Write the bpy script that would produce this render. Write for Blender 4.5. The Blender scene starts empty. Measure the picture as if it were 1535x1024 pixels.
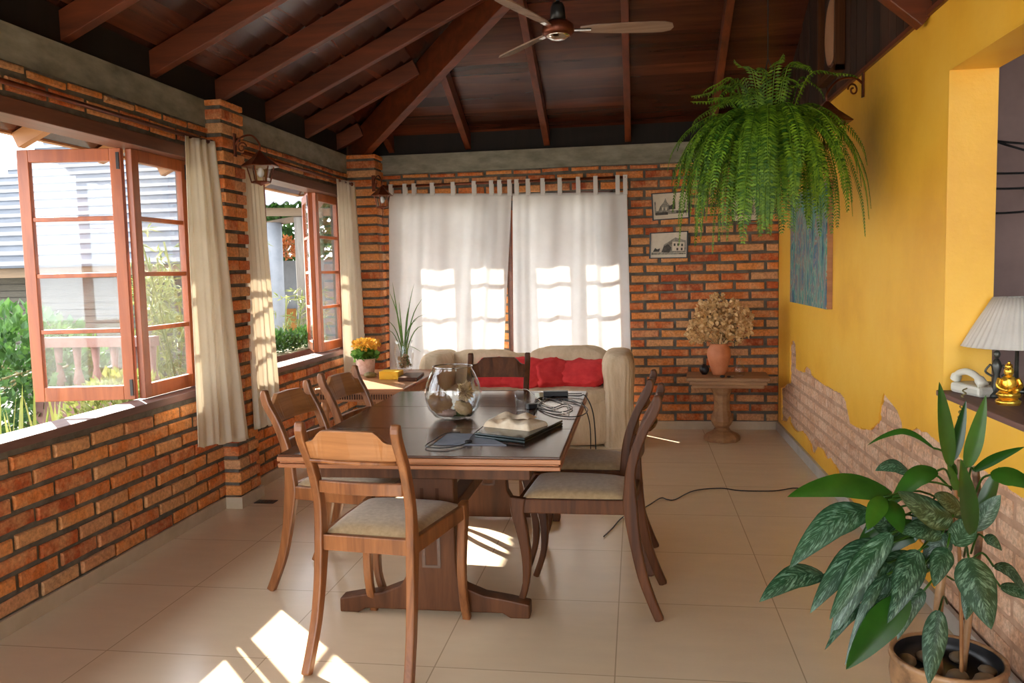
import bpy, bmesh, math, random
from mathutils import Vector, Matrix, noise
random.seed(7)
R = random.random
def U(a, b): return a + (b - a) * R()
C = bpy.context.scene.collection
SC = bpy.context.scene
# ------------------------------------------------------------------ camera
CAM = Vector((1.8843, -2.5798, 1.3108)); F = 1233.0
YAW, PITCH, ROLL = -.1521, -.084, -.0236
Dv = Vector((math.sin(YAW)*math.cos(PITCH), math.cos(YAW)*math.cos(PITCH), math.sin(PITCH)))
r0 = Vector((math.cos(YAW), -math.sin(YAW), 0)); u0 = r0.cross(Dv)
Rv = r0*math.cos(ROLL) + u0*math.sin(ROLL); Uv = -r0*math.sin(ROLL) + u0*math.cos(ROLL)
cd = bpy.data.cameras.new('camera'); cam = bpy.data.objects.new('camera', cd); C.objects.link(cam)
cd.sensor_width = 36; cd.lens = F/1535*36; cd.clip_start = .05; cd.clip_end = 200
cam.matrix_world = Matrix.Translation(CAM) @ Matrix((Rv, Uv, -Dv)).transposed().to_4x4()
SC.camera = cam
def P(x, y, X=None, Y=None, Z=None):
    """the point of the place seen at pixel x, y on the plane X, Y or Z = value"""
    d = Dv + (x-767.5)/F*Rv - (y-512)/F*Uv
    if X is not None: t = (X-CAM.x)/d.x
    elif Y is not None: t = (Y-CAM.y)/d.y
    else: t = (Z-CAM.z)/d.z
    return CAM + d*t
# ------------------------------------------------------------------ light
SC.view_settings.view_transform = 'Standard'; SC.view_settings.look = 'None'
SC.view_settings.gamma = 1; SC.view_settings.use_curve_mapping = False
SC.view_settings.exposure = 1.22
w = bpy.data.worlds.new('sky'); SC.world = w; w.use_nodes = True
wn = w.node_tree; bg = wn.nodes['Background']
bg.inputs['Color'].default_value = (.90, .95, 1, 1); bg.inputs['Strength'].default_value = 4.0
sd = bpy.data.lights.new('sun', 'SUN'); sd.energy = 14; sd.angle = .009; sd.color = (1, .93, .82)
sun = bpy.data.objects.new('sun', sd); C.objects.link(sun)
sdir = Vector((.692, -.722, -.55)).normalized()
sun.rotation_euler = sdir.to_track_quat('-Z', 'Y').to_euler(); sun.location = (-6, 8, 8)
# ------------------------------------------------------------------ materials
def mat(name, base=(.5,.5,.5), rough=.5, **k):
    m = bpy.data.materials.new(name); m.use_nodes = True
    b = m.node_tree.nodes['Principled BSDF']
    b.inputs['Base Color'].default_value = (*base, 1); b.inputs['Roughness'].default_value = rough
    for kk, v in k.items(): b.inputs[kk.replace('_', ' ')].default_value = v
    return m
def N(m, t, **k):
    n = m.node_tree.nodes.new(t)
    for a, v in k.items(): setattr(n, a, v)
    return n
def L(m, a, b): m.node_tree.links.new(a, b)
def ramp(m, fac, stops):
    r = N(m, 'ShaderNodeValToRGB'); e = r.color_ramp.elements
    while len(e) < len(stops): e.new(.5)
    for i, (p, c) in enumerate(stops): e[i].position = p; e[i].color = (*c, 1)
    L(m, fac, r.inputs[0]); return r.outputs[0]
def mix(m, f, a, b, mode='MIX'):
    x = N(m, 'ShaderNodeMix', data_type='RGBA', blend_type=mode)
    if isinstance(f, (int, float)): x.inputs[0].default_value = f
    else: L(m, f, x.inputs[0])
    for i, v in ((6, a), (7, b)):
        if isinstance(v, tuple): x.inputs[i].default_value = (*v, 1)
        else: L(m, v, x.inputs[i])
    return x.outputs[2]
def coords(m, scale=(1,1,1), which='Object'):
    tc = N(m, 'ShaderNodeTexCoord') if which != 'Position' else N(m, 'ShaderNodeNewGeometry')
    mp = N(m, 'ShaderNodeMapping'); L(m, tc.outputs[which], mp.inputs[0]); mp.inputs['Scale'].default_value = scale
    return mp.outputs[0]
def noi(m, vec, scale, detail=4, rough=.6, dist=0):
    n = N(m, 'ShaderNodeTexNoise'); L(m, vec, n.inputs['Vector'])
    n.inputs['Scale'].default_value = scale; n.inputs['Detail'].default_value = detail
    n.inputs['Roughness'].default_value = rough; n.inputs['Distortion'].default_value = dist
    return n.outputs[0]
def bump(m, h, st=.3, dist=.01):
    b = N(m, 'ShaderNodeBump'); b.inputs['Strength'].default_value = st; b.inputs['Distance'].default_value = dist
    L(m, h, b.inputs['Height']); L(m, b.outputs[0], m.node_tree.nodes['Principled BSDF'].inputs['Normal'])
def bcol(m, c): L(m, c, m.node_tree.nodes['Principled BSDF'].inputs['Base Color'])
def island(m): return N(m, 'ShaderNodeNewGeometry').outputs['Random Per Island']
def noisy(name, stops, scale=8, rough=.6, st=.2, sc=(1,1,1), dist=.005, det=5, which='Object', **k):
    m = mat(name, rough=rough, **k); v = coords(m, sc, which); n = noi(m, v, scale, det)
    bcol(m, ramp(m, n, stops)); bump(m, n, st, dist); return m
def wood(name, dark, light, axis=2, rough=.4, scale=18, isl=False, st=.15, **k):
    m = mat(name, rough=rough, **k); s = [1, 1, 1]; s[axis] = .09; v = coords(m, tuple(s))
    n = noi(m, v, scale, 6, .65, .6); c = ramp(m, n, [(.3, dark), (.7, light)])
    if isl:
        i = ramp(m, island(m), [(0, (.45,.45,.45)), (.5, (.95,.9,.85)), (1, (1.5,1.45,1.4))]); c = mix(m, 1, c, i, 'MULTIPLY')
    bcol(m, c); bump(m, n, st, .003); return m
def brickmat(name, stops, spot, rough=.85):
    m = mat(name, rough=rough); v = coords(m, which='Position')
    c = ramp(m, island(m), stops); n = noi(m, v, 9, 5, .7); n2 = noi(m, v, 60, 4, .7)
    f = ramp(m, n, [(.42, (0,0,0)), (.72, (1,1,1))]); c = mix(m, f, c, spot)
    f2 = ramp(m, n2, [(.3, (.62,.58,.55)), (.62, (1.12,1.1,1.08))]); c = mix(m, 1, c, f2, 'MULTIPLY')
    bcol(m, c); bump(m, n2, .6, .006); return m
M = {}
M['brick'] = brickmat('brick', [(0, (.34,.06,.015)), (.2, (.54,.12,.025)), (.45, (.68,.21,.045)), (.7, (.72,.27,.065)), (.88,(.58,.34,.17)), (1, (.58,.14,.04))], (.70,.36,.16))
M['brick_pale'] = brickmat('brick_pale', [(0, (.60,.33,.19)), (.4, (.72,.44,.27)), (.7, (.66,.38,.22)), (1, (.78,.53,.36))], (.80,.60,.44))
M['mortar'] = noisy('mortar', [(.3, (.075,.065,.05)), (.7, (.17,.15,.12))], 14, .95, .8, dist=.012, which='Position')
M['mortar_pale'] = noisy('mortar_pale', [(.3, (.40,.23,.14)), (.7, (.60,.38,.25))], 14, .95, .8, dist=.01, which='Position')
M['concrete'] = noisy('concrete', [(.25, (.12,.115,.085)), (.55, (.25,.24,.19)), (.8, (.36,.34,.28))], 5, .9, .5, (1,1,2.5), .01, 8, 'Position')
M['yellow'] = mat('yellow', (.86,.50,.08), .45)
m = M['yellow']; v = coords(m, which='Position'); n = noi(m, v, 1.6, 6, .6); n2 = noi(m, v, 28, 5, .6)
c = ramp(m, n, [(.3, (.80,.40,.03)), (.5, (.90,.49,.045)), (.72, (.94,.56,.08))])
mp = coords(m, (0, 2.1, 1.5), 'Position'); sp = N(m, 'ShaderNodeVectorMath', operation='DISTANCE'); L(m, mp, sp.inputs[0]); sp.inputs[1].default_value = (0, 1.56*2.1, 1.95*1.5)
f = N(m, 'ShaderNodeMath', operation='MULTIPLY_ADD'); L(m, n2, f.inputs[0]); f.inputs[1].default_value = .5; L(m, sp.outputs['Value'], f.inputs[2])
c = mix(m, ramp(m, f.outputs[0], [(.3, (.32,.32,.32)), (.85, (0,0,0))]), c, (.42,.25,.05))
bcol(m, c); bump(m, n2, .25, .006)
M['tile'] = mat('tile', (.6,.5,.38), .22)
m = M['tile']; v = coords(m, which='Position'); br = N(m, 'ShaderNodeTexBrick', offset=0, offset_frequency=1)
L(m, v, br.inputs['Vector']); br.inputs['Scale'].default_value = 1
for k_, v_ in (('Brick Width', .6), ('Row Height', .6), ('Mortar Size', .0022), ('Mortar Smooth', .1), ('Bias', 0)): br.inputs[k_].default_value = v_
br.inputs['Color1'].default_value = (.74,.60,.42,1); br.inputs['Color2'].default_value = (.78,.635,.45,1); br.inputs['Mortar'].default_value = (.46,.35,.23,1)
n = noi(m, coords(m, (1,3,1), 'Position'), 4, 6); c = mix(m, 1, br.outputs['Color'], ramp(m, n, [(.3, (.96,.955,.95)), (.7, (1.02,1.02,1.01))]), 'MULTIPLY'); bcol(m, c)
rr = ramp(m, n, [(.3, (.20,.20,.20)), (.7, (.235,.235,.235))]); L(m, rr, m.node_tree.nodes['Principled BSDF'].inputs['Roughness'])
M['skirt'] = noisy('skirt', [(.3, (.46,.36,.24)), (.7, (.58,.47,.34))], 6, .4, .1)
M['skirt_grey'] = noisy('skirt_grey', [(.3, (.40,.37,.32)), (.7, (.54,.50,.44))], 6, .5, .1)
M['board'] = wood('board', (.035,.009,.005), (.105,.030,.015), 0, .24, 12, True)
M['board_y'] = wood('board_y', (.035,.009,.005), (.105,.030,.015), 1, .24, 12, True)
M['panel'] = wood('panel', (.018,.008,.004), (.06,.022,.012), 2, .7, 14, True)
M['gap_shade'] = wood('gap_shade', (.004,.002,.0015), (.012,.006,.004), 2, .8, 14)  # near-black colour paints the deep shade of the gap under the roof
M['rafter'] = wood('rafter', (.075,.018,.006), (.20,.046,.015), 0, .45, 14)
M['rafter_y'] = wood('rafter_y', (.075,.018,.006), (.20,.046,.015), 1, .45, 14)
M['eave_wood'] = wood('eave_wood', (.22,.09,.028), (.36,.165,.055), 0, .6, 10)
M['window_wood'] = wood('window_wood', (.20,.042,.010), (.40,.105,.026), 2, .35, 16)
M['frame_wood'] = wood('frame_wood', (.085,.03,.018), (.19,.075,.045), 1, .4, 14)
M['sill_wood'] = wood('sill_wood', (.10,.045,.035), (.20,.10,.08), 1, .65, 14)
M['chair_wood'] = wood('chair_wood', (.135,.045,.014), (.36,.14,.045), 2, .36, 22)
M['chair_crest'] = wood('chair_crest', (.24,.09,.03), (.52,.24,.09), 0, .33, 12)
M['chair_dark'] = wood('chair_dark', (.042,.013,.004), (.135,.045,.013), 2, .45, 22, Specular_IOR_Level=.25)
M['table_top'] = wood('table_top', (.052,.019,.010), (.115,.044,.022), 0, .17, 12)
M['table_edge'] = wood('table_edge', (.26,.095,.035), (.46,.19,.075), 0, .35, 14)
M['table_leg'] = wood('table_leg', (.055,.020,.007), (.15,.055,.020), 2, .45, 16, Specular_IOR_Level=.25)
M['side_wood'] = wood('side_wood', (.30,.12,.05), (.50,.23,.10), 0, .35, 16)
M['pedestal'] = wood('pedestal', (.22,.10,.045), (.46,.25,.11), 0, .6, 14, st=.5)
M['seat'] = noisy('seat', [(.3, (.33,.22,.105)), (.7, (.46,.32,.17))], 60, .9, .4, (1,1,1), .002)
M['seat'].node_tree.nodes['Principled BSDF'].inputs['Sheen Weight'].default_value = .3
M['slip'] = noisy('slip', [(.3, (.58,.43,.27)), (.7, (.72,.56,.38))], 9, .9, .6, (2,2,.5), .02)
M['red'] = noisy('red', [(.3, (.58,.018,.022)), (.7, (.76,.045,.045))], 12, .85, .35, dist=.01)
M['towel'] = noisy('towel', [(.3, (.62,.47,.30)), (.7, (.84,.73,.56))], 14, .95, .6, dist=.01)
M['iron'] = noisy('iron', [(.3, (.09,.022,.010)), (.7, (.22,.06,.028))], 20, .35, .2, Metallic=.6)
M['black'] = noisy('black', [(.3, (.008,.008,.009)), (.7, (.02,.02,.022))], 20, .35, .05)
M['fan_wood'] = wood('fan_wood', (.20,.12,.085), (.36,.25,.19), 0, .2, 12)
M['chrome'] = noisy('chrome', [(.3, (.6,.58,.55)), (.7, (.75,.73,.7))], 10, .15, .02, Metallic=1)
M['tray'] = noisy('tray', [(.3, (.012,.022,.022)), (.7, (.03,.045,.045))], 20, .18, .05)
M['paper'] = noisy('paper', [(.3, (.20,.23,.28)), (.7, (.30,.33,.38))], 8, .8, .05)
M['cork'] = noisy('cork', [(.3, (.22,.11,.05)), (.7, (.40,.24,.12))], 22, .8, .4)
M['shell'] = noisy('shell', [(.3, (.30,.17,.13)), (.6, (.50,.34,.28)), (.8, (.36,.13,.13))], 24, .4, .6)
M['shell_tan'] = noisy('shell_tan', [(.3, (.30,.19,.09)), (.7, (.56,.40,.22))], 24, .45, .6)
M['moss'] = noisy('moss', [(.3, (.03,.06,.02)), (.7, (.10,.14,.05))], 30, .9, .6)
M['terracotta'] = noisy('terracotta', [(.3, (.52,.16,.06)), (.7, (.68,.25,.11))], 7, .6, .15)
M['dry'] = noisy('dry', [(.25, (.40,.20,.06)), (.5, (.74,.46,.19)), (.75, (.92,.70,.40))], 40, .85, .3)
M['stem'] = noisy('stem', [(.3, (.16,.12,.04)), (.7, (.30,.24,.10))], 30, .7, .3)
def leafmat(name, a, b, sc=30, rough=.45, tr=.3):
    m = mat(name, rough=rough); v = coords(m); n = noi(m, v, sc, 3)
    i = island(m); c = mix(m, i, a, b); c = mix(m, 1, c, ramp(m, n, [(.3, (.75,.75,.75)), (.7, (1.15,1.15,1.1))]), 'MULTIPLY'); bcol(m, c)
    t = N(m, 'ShaderNodeBsdfTranslucent'); L(m, c, t.inputs[0]); mx = N(m, 'ShaderNodeMixShader'); mx.inputs[0].default_value = tr
    o = m.node_tree.nodes['Material Output']; L(m, m.node_tree.nodes['Principled BSDF'].outputs[0], mx.inputs[1]); L(m, t.outputs[0], mx.inputs[2]); L(m, mx.outputs[0], o.inputs[0]); return m
M['fern'] = leafmat('fern', (.022,.11,.006), (.24,.44,.025), 3, .5, .3)
M['grass'] = leafmat('grass', (.06,.15,.02), (.15,.28,.05), 20, .4, .3)
M['garden'] = leafmat('garden', (.07,.24,.03), (.25,.48,.09), 3, .6, .35)
M['bamboo'] = leafmat('bamboo', (.42,.50,.10), (.80,.78,.30), 6, .6, .4)
M['leaf_plain'] = leafmat('leaf_plain', (.012,.062,.006), (.05,.15,.012), 14, .30, .15)
M['garden_dim'] = leafmat('garden_dim', (.018,.062,.010), (.07,.15,.03), 3, .6, .25)  # outdoor greens, darkened in colour to offset the strong light outside
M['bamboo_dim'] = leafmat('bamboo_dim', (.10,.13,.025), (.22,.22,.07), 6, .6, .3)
M['dull_timber'] = wood('dull_timber', (.06,.035,.015), (.13,.08,.04), 0, .7, 10)
M['petal'] = leafmat('petal', (.80,.38,.03), (.92,.62,.10), 30, .6, .2)
M['orange_flower'] = leafmat('orange_flower', (.30,.06,.01), (.35,.13,.03), 30, .6, .2)
# variegated leaf: silver bars that run from the midrib, laid out on the blade's own uv
m = mat('leaf_silver', rough=.33); M['leaf_silver'] = m
uv = N(m, 'ShaderNodeUVMap'); uv.uv_map = 'uv'; sx = N(m, 'ShaderNodeSeparateXYZ'); L(m, uv.outputs[0], sx.inputs[0])
ab = N(m, 'ShaderNodeMath', operation='ABSOLUTE'); L(m, sx.outputs[1], ab.inputs[0])
ma = N(m, 'ShaderNodeMath', operation='MULTIPLY_ADD'); L(m, ab.outputs[0], ma.inputs[0]); ma.inputs[1].default_value = -.25; L(m, sx.outputs[0], ma.inputs[2])
cx_ = N(m, 'ShaderNodeCombineXYZ'); L(m, ma.outputs[0], cx_.inputs[0]); L(m, island(m), cx_.inputs[2])
ms = N(m, 'ShaderNodeMapping'); L(m, cx_.outputs[0], ms.inputs[0]); ms.inputs['Scale'].default_value = (20, 2.2, 9)
av = N(m, 'ShaderNodeMath', operation='MULTIPLY'); L(m, ab.outputs[0], av.inputs[0]); av.inputs[1].default_value = 1.0; L(m, av.outputs[0], cx_.inputs[1])
n = noi(m, ms.outputs[0], 1.3, 3, .6, .4)
edge = ramp(m, ab.outputs[0], [(0, (.45,.45,.45)), (.12, (1,1,1)), (.7, (1,1,1)), (.98, (0,0,0))])
f = mix(m, 1, ramp(m, n, [(.47, (0,0,0)), (.68, (1,1,1))]), edge, 'MULTIPLY')
c = mix(m, f, mix(m, island(m), (.008,.040,.014), (.016,.062,.018)), (.17,.29,.19)); bcol(m, c); bump(m, n, .1, .003)
def clothmat(name, a, b, tr):
    m = mat(name, rough=.9); v = coords(m, (1,1,1)); n = noi(m, v, 6, 4); c = ramp(m, n, [(.3, a), (.7, b)]); bcol(m, c)
    t = N(m, 'ShaderNodeBsdfTranslucent'); L(m, c, t.inputs[0]); mx = N(m, 'ShaderNodeMixShader'); mx.inputs[0].default_value = tr
    o = m.node_tree.nodes['Material Output']; L(m, m.node_tree.nodes['Principled BSDF'].outputs[0], mx.inputs[1]); L(m, t.outputs[0], mx.inputs[2]); L(m, mx.outputs[0], o.inputs[0]); return m
M['curtain'] = clothmat('curtain', (.82,.81,.79), (.88,.87,.85), .42)
M['curtain_side'] = clothmat('curtain_side', (.84,.78,.66), (.90,.84,.73), .35)
def glass(name, haze=.0, tint=(1,1,1), refl=1.0, ior=1.45):
    m = bpy.data.materials.new(name); m.use_nodes = True; nt = m.node_tree; nt.nodes.clear()
    o = N(m, 'ShaderNodeOutputMaterial'); t = N(m, 'ShaderNodeBsdfTransparent'); t.inputs[0].default_value = (*tint, 1)
    g = N(m, 'ShaderNodeBsdfGlossy'); g.inputs['Roughness'].default_value = .03
    lw = N(m, 'ShaderNodeLayerWeight'); pw = N(m, 'ShaderNodeMath', operation='POWER'); L(m, lw.outputs['Facing'], pw.inputs[0]); pw.inputs[1].default_value = 4
    fr = N(m, 'ShaderNodeMath', operation='MULTIPLY_ADD'); L(m, pw.outputs[0], fr.inputs[0]); fr.inputs[1].default_value = refl; fr.inputs[2].default_value = .04
    mx = N(m, 'ShaderNodeMixShader'); L(m, fr.outputs[0], mx.inputs[0]); L(m, t.outputs[0], mx.inputs[1]); L(m, g.outputs[0], mx.inputs[2])
    out = mx.outputs[0]
    if haze:
        d = N(m, 'ShaderNodeBsdfDiffuse'); d.inputs[0].default_value = (.8,.83,.86,1); t2 = N(m, 'ShaderNodeBsdfTranslucent'); t2.inputs[0].default_value = (.8,.83,.86,1)
        a = N(m, 'ShaderNodeAddShader'); L(m, d.outputs[0], a.inputs[0]); L(m, t2.outputs[0], a.inputs[1])
        v = coords(m); n = noi(m, v, 5, 6, .7, 1.5); ff = ramp(m, n, [(.35, (haze*.4,)*3), (.7, (haze*1.6,)*3)])
        m2 = N(m, 'ShaderNodeMixShader'); L(m, ff, m2.inputs[0]); L(m, out, m2.inputs[1]); L(m, d.outputs[0], m2.inputs[2]); out = m2.outputs[0]
    L(m, out, o.inputs[0]); return m
M['pane'] = glass('pane', .035)
M['glass'] = glass('glass', 0, (.97,.98,.98), ior=1.5)
M['roof'] = noisy('roof', [(.3, (.038,.043,.054)), (.7, (.062,.069,.083))], 3, .95, .2, (1,1,4), which='Position')
M['outer_wall'] = noisy('outer_wall', [(.3, (.045,.040,.032)), (.7, (.075,.068,.055))], 30, .9, .5, (.3,1,3), .01)
M['white_dim'] = noisy('white_dim', [(.3, (.12,.13,.15)), (.7, (.17,.18,.20))], 5, .7, .1)  # outdoor white, its colour cut down so full daylight does not bleach it
M['white_paint'] = noisy('white_paint', [(.3, (.62,.66,.72)), (.7, (.80,.83,.88))], 5, .7, .1)
M['old_post'] = noisy('old_post', [(.3, (.05,.038,.03)), (.6, (.10,.085,.07)), (.8, (.14,.13,.12))], 10, .85, .5, (1,1,.15))
M['ochre'] = noisy('ochre', [(.3, (.20,.075,.008)), (.7, (.25,.10,.012))], 5, .6, .1)
M['planter'] = noisy('planter', [(.3, (.13,.035,.015)), (.7, (.19,.06,.028))], 9, .8, .3)
M['ground'] = noisy('ground', [(.3, (.26,.24,.19)), (.7, (.42,.38,.30))], 4, .95, .3)
M['pink_wall'] = noisy('pink_wall', [(.3, (.13,.06,.05)), (.7, (.17,.09,.075))], 9, .85, .3)
M['mauve'] = noisy('mauve', [(.3, (.20,.13,.115)), (.7, (.27,.18,.16))], 4, .9, .15)
M['cabinet'] = noisy('cabinet', [(.3, (.012,.010,.009)), (.7, (.03,.024,.02))], 8, .5, .1)
M['phone'] = noisy('phone', [(.3, (.62,.60,.50)), (.7, (.72,.70,.60))], 8, .4, .05)
M['shade'] = clothmat('shade', (.70,.65,.58), (.78,.73,.66), .3)
M['gold'] = noisy('gold', [(.3, (.75,.36,.03)), (.7, (.95,.62,.08))], 24, .25, .4, Metallic=.8)
M['bronze'] = noisy('bronze', [(.3, (.02,.022,.018)), (.7, (.10,.10,.085))], 16, .3, .3, Metallic=.5)
M['pot_out'] = noisy('pot_out', [(.35, (.10,.05,.025)), (.5, (.35,.19,.09)), (.75, (.48,.29,.14))], 9, .35, .2)
M['pebble'] = noisy('pebble', [(.3, (.10,.065,.035)), (.7, (.24,.17,.10))], 14, .5, .2)
M['book_yellow'] = noisy('book_yellow', [(.3, (.85,.45,.01)), (.7, (.92,.53,.02))], 6, .6, .05)
M['pink_pot'] = noisy('pink_pot', [(.3, (.55,.32,.24)), (.6, (.72,.52,.42)), (.8, (.45,.22,.16))], 30, .7, .3)
M['oval'] = noisy('oval', [(.3, (.50,.27,.16)), (.7, (.58,.33,.20))], 3, .25, .03)
M['ink'] = noisy('ink', [(.3, (.03,.027,.022)), (.7, (.09,.08,.065))], 40, .7, .02)
M['grey_ink'] = noisy('grey_ink', [(.35, (.12,.11,.09)), (.65, (.38,.34,.27))], 60, .7, .02)
M['print'] = noisy('print', [(.3, (.60,.51,.38)), (.7, (.72,.63,.50))], 12, .6, .02)
m = mat('canvas', rough=.5); M['canvas'] = m; v = coords(m, (1, 4, 1.1)); n = noi(m, v, 3.2, 4, .7, 1.4)
bcol(m, ramp(m, n, [(.34, (.012,.04,.13)), (.41, (.015,.16,.22)), (.46, (.04,.30,.22)), (.50, (.30,.42,.34)), (.54, (.34,.10,.07)), (.58, (.03,.22,.26)), (.64, (.05,.10,.25)), (.70, (.50,.34,.24))])); bump(m, n, .5, .004)
# ------------------------------------------------------------------ mesh helpers
XF = {}
def link(o, loc=(0,0,0), rz=0, parent=None):
    C.objects.link(o); mt = Matrix.Translation(Vector(loc)) @ Matrix.Rotation(rz, 4, 'Z')
    if parent is not None: o.parent = parent
    o.location = loc; o.rotation_euler = (0,0,rz)
    XF[o.name] = (XF[parent.name] if parent is not None else Matrix()) @ mt
    return o
def props(o, label=None, cat=None, group=None, kind=None):
    for k_, v_ in (('label', label), ('category', cat), ('group', group), ('kind', kind)):
        if v_: o[k_] = v_
    return o
def thing(name, label, cat, loc=(0,0,0), rz=0, group=None, kind=None):
    o = bpy.data.objects.new(name, None); o.empty_display_size = .05
    link(o, loc, rz); return props(o, label, cat, group, kind)
class MB:
    def __init__(s): s.bm = bmesh.new(); s.uv = None
    def face(s, vs, mi=0):
        try: f = s.bm.faces.new(vs)
        except ValueError: return None
        f.material_index = mi; return f
    def box(s, c, size, rot=None, mi=0):
        hx, hy, hz = size[0]/2, size[1]/2, size[2]/2; c = Vector(c); vs = []
        for z in (-hz, hz):
            for x, y in ((-hx,-hy),(hx,-hy),(hx,hy),(-hx,hy)):
                p = Vector((x,y,z)); p = (rot @ p) if rot else p; vs.append(s.bm.verts.new(c+p))
        for q in ((3,2,1,0),(4,5,6,7),(0,1,5,4),(1,2,6,5),(2,3,7,6),(3,0,4,7)): s.face([vs[i] for i in q], mi)
        return s
    def bx(s, x0, x1, y0, y1, z0, z1, mi=0): return s.box(((x0+x1)/2,(y0+y1)/2,(z0+z1)/2), (abs(x1-x0),abs(y1-y0),abs(z1-z0)), None, mi)
    def beam(s, a, b, wd, ht, up=Vector((0,0,1)), mi=0, over=0):
        a, b = Vector(a), Vector(b); d = (b-a).normalized(); sd_ = d.cross(up).normalized(); u_ = sd_.cross(d)
        a = a - d*over; b = b + d*over
        rot = Matrix((d, sd_, u_)).transposed(); return s.box((a+b)/2, ((b-a).length, wd, ht), rot, mi)
    def prism(s, pts, ext, mi=0):
        e = Vector(ext); a = [s.bm.verts.new(Vector(p)) for p in pts]; b = [s.bm.verts.new(Vector(p)+e) for p in pts]
        s.face(a[::-1], mi); s.face(b, mi); n_ = len(a)
        for i in range(n_): s.face([a[i], a[(i+1)%n_], b[(i+1)%n_], b[i]], mi)
        return s
    def tube(s, pts, rad, seg=8, cap=True, mi=0):
        pts = [Vector(p) for p in pts]; rings = []; n_ = len(pts); prev = None
        for i, p in enumerate(pts):
            d = (pts[min(i+1,n_-1)] - pts[max(i-1,0)]).normalized()
            if prev is None:
                a = d.cross(Vector((0,0,1)));
                if a.length < .1: a = d.cross(Vector((1,0,0)))
            else: a = prev - d*prev.dot(d)
            a.normalize(); prev = a; b = d.cross(a); r = rad[i] if isinstance(rad, (list, tuple)) else rad
            rings.append([s.bm.verts.new(p + (a*math.cos(t)+b*math.sin(t))*r) for t in [2*math.pi*k/seg for k in range(seg)]])
        for i in range(n_-1):
            for k in range(seg): s.face([rings[i][k], rings[i][(k+1)%seg], rings[i+1][(k+1)%seg], rings[i+1][k]], mi)
        if cap: s.face(rings[0][::-1], mi); s.face(rings[-1], mi)
        return s
    def sweep(s, pts, sizes, lat=Vector((1,0,0)), mi=0):
        """rectangular bar along a curve; sizes = (lateral, depth) per point"""
        pts = [Vector(p) for p in pts]; rings = []; n_ = len(pts)
        for i, p in enumerate(pts):
            d = (pts[min(i+1,n_-1)] - pts[max(i-1,0)]).normalized(); dp = d.cross(lat).normalized(); w_, h_ = sizes[i] if isinstance(sizes, list) else sizes
            rings.append([s.bm.verts.new(p + lat*a*w_/2 + dp*b*h_/2) for a, b in ((-1,-1),(1,-1),(1,1),(-1,1))])
        for i in range(n_-1):
            for k in range(4): s.face([rings[i][k], rings[i][(k+1)%4], rings[i+1][(k+1)%4], rings[i+1][k]], mi)
        s.face(rings[0][::-1], mi); s.face(rings[-1], mi); return s
    def lathe(s, prof, c=(0,0,0), seg=32, mi=0, wob=0):
        c = Vector(c); rings = []
        for r, z in prof:
            if r < 1e-5: rings.append([s.bm.verts.new(c+Vector((0,0,z)))]); continue
            rings.append([s.bm.verts.new(c+Vector((r*(1+wob*math.cos(k*math.pi))*math.cos(2*math.pi*k/seg), r*(1+wob*math.cos(k*math.pi))*math.sin(2*math.pi*k/seg), z))) for k in range(seg)])
        for a, b in zip(rings, rings[1:]):
            for k in range(seg):
                k2 = (k+1)%seg
                if len(a) == 1 and len(b) == 1: continue
                if len(a) == 1: s.face([a[0], b[k2], b[k]], mi)
                elif len(b) == 1: s.face([a[k], a[k2], b[0]], mi)
                else: s.face([a[k], a[k2], b[k2], b[k]], mi)
        return s
    def blob(s, c, size, p=2.0, nu=20, nv=14, rot=None, amp=0, fr=4, mi=0, seed=0):
        """superellipsoid: p=2 is an ellipsoid, larger p is boxier; amp wrinkles it"""
        c = Vector(c); g = lambda v_, e: math.copysign(abs(v_)**e, v_); e = 2/p; rows = []
        for j in range(nv+1):
            ph = -math.pi/2 + math.pi*j/nv; row = []
            for i in range(nu if 0 < j < nv else 1):
                th = 2*math.pi*i/nu
                q = Vector((g(math.cos(ph), e)*g(math.cos(th), e), g(math.cos(ph), e)*g(math.sin(th), e), g(math.sin(ph), e)))
                k_ = 1 + (amp*noise.noise(q*fr + Vector((seed, seed*.7, 3))) if amp else 0)
                q = Vector((q.x*size[0]/2*k_, q.y*size[1]/2*k_, q.z*size[2]/2*k_)); row.append(s.bm.verts.new(c + (rot @ q if rot else q)))
            rows.append(row)
        for a, b in zip(rows, rows[1:]):
            for i in range(nu):
                i2 = (i+1)%nu
                if len(a) == 1: s.face([a[0], b[i2], b[i]], mi)
                elif len(b) == 1: s.face([a[i], a[i2], b[0]], mi)
                else: s.face([a[i], a[i2], b[i2], b[i]], mi)
        return s
    def grid(s, fn, nu, nv, mi=0):
        g = [[s.bm.verts.new(fn(i/nu, j/nv)) for i in range(nu+1)] for j in range(nv+1)]
        for j in range(nv):
            for i in range(nu): s.face([g[j][i], g[j][i+1], g[j+1][i+1], g[j+1][i]], mi)
        return s
    def leaf(s, path, width, side, nrm, mi=0, cup=.15, shape=None, seg=9):
        """a blade along path (list of points), UV u along, v across"""
        if s.uv is None: s.uv = s.bm.loops.layers.uv.new('uv')
        pts = [Vector(p) for p in path]; rows = []
        for k in range(seg+1):
            t = k/seg; f_ = t*(len(pts)-1); i = min(int(f_), len(pts)-2); a = f_-i
            p = pts[i].lerp(pts[i+1], a); wd = width/2*(shape(t) if shape else (math.sin(math.pi*min(1, t*.93+.07)**.8))**.85)
            d = (pts[i+1]-pts[i]).normalized(); sv = side - d*side.dot(d); sv.normalize(); nn = d.cross(sv)
            if nn.dot(nrm) < 0: nn = -nn
            rows.append([(s.bm.verts.new(p + sv*wd*q + nn*cup*wd*(abs(q))), t, q) for q in (-1, -.5, 0, .5, 1)])
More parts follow.
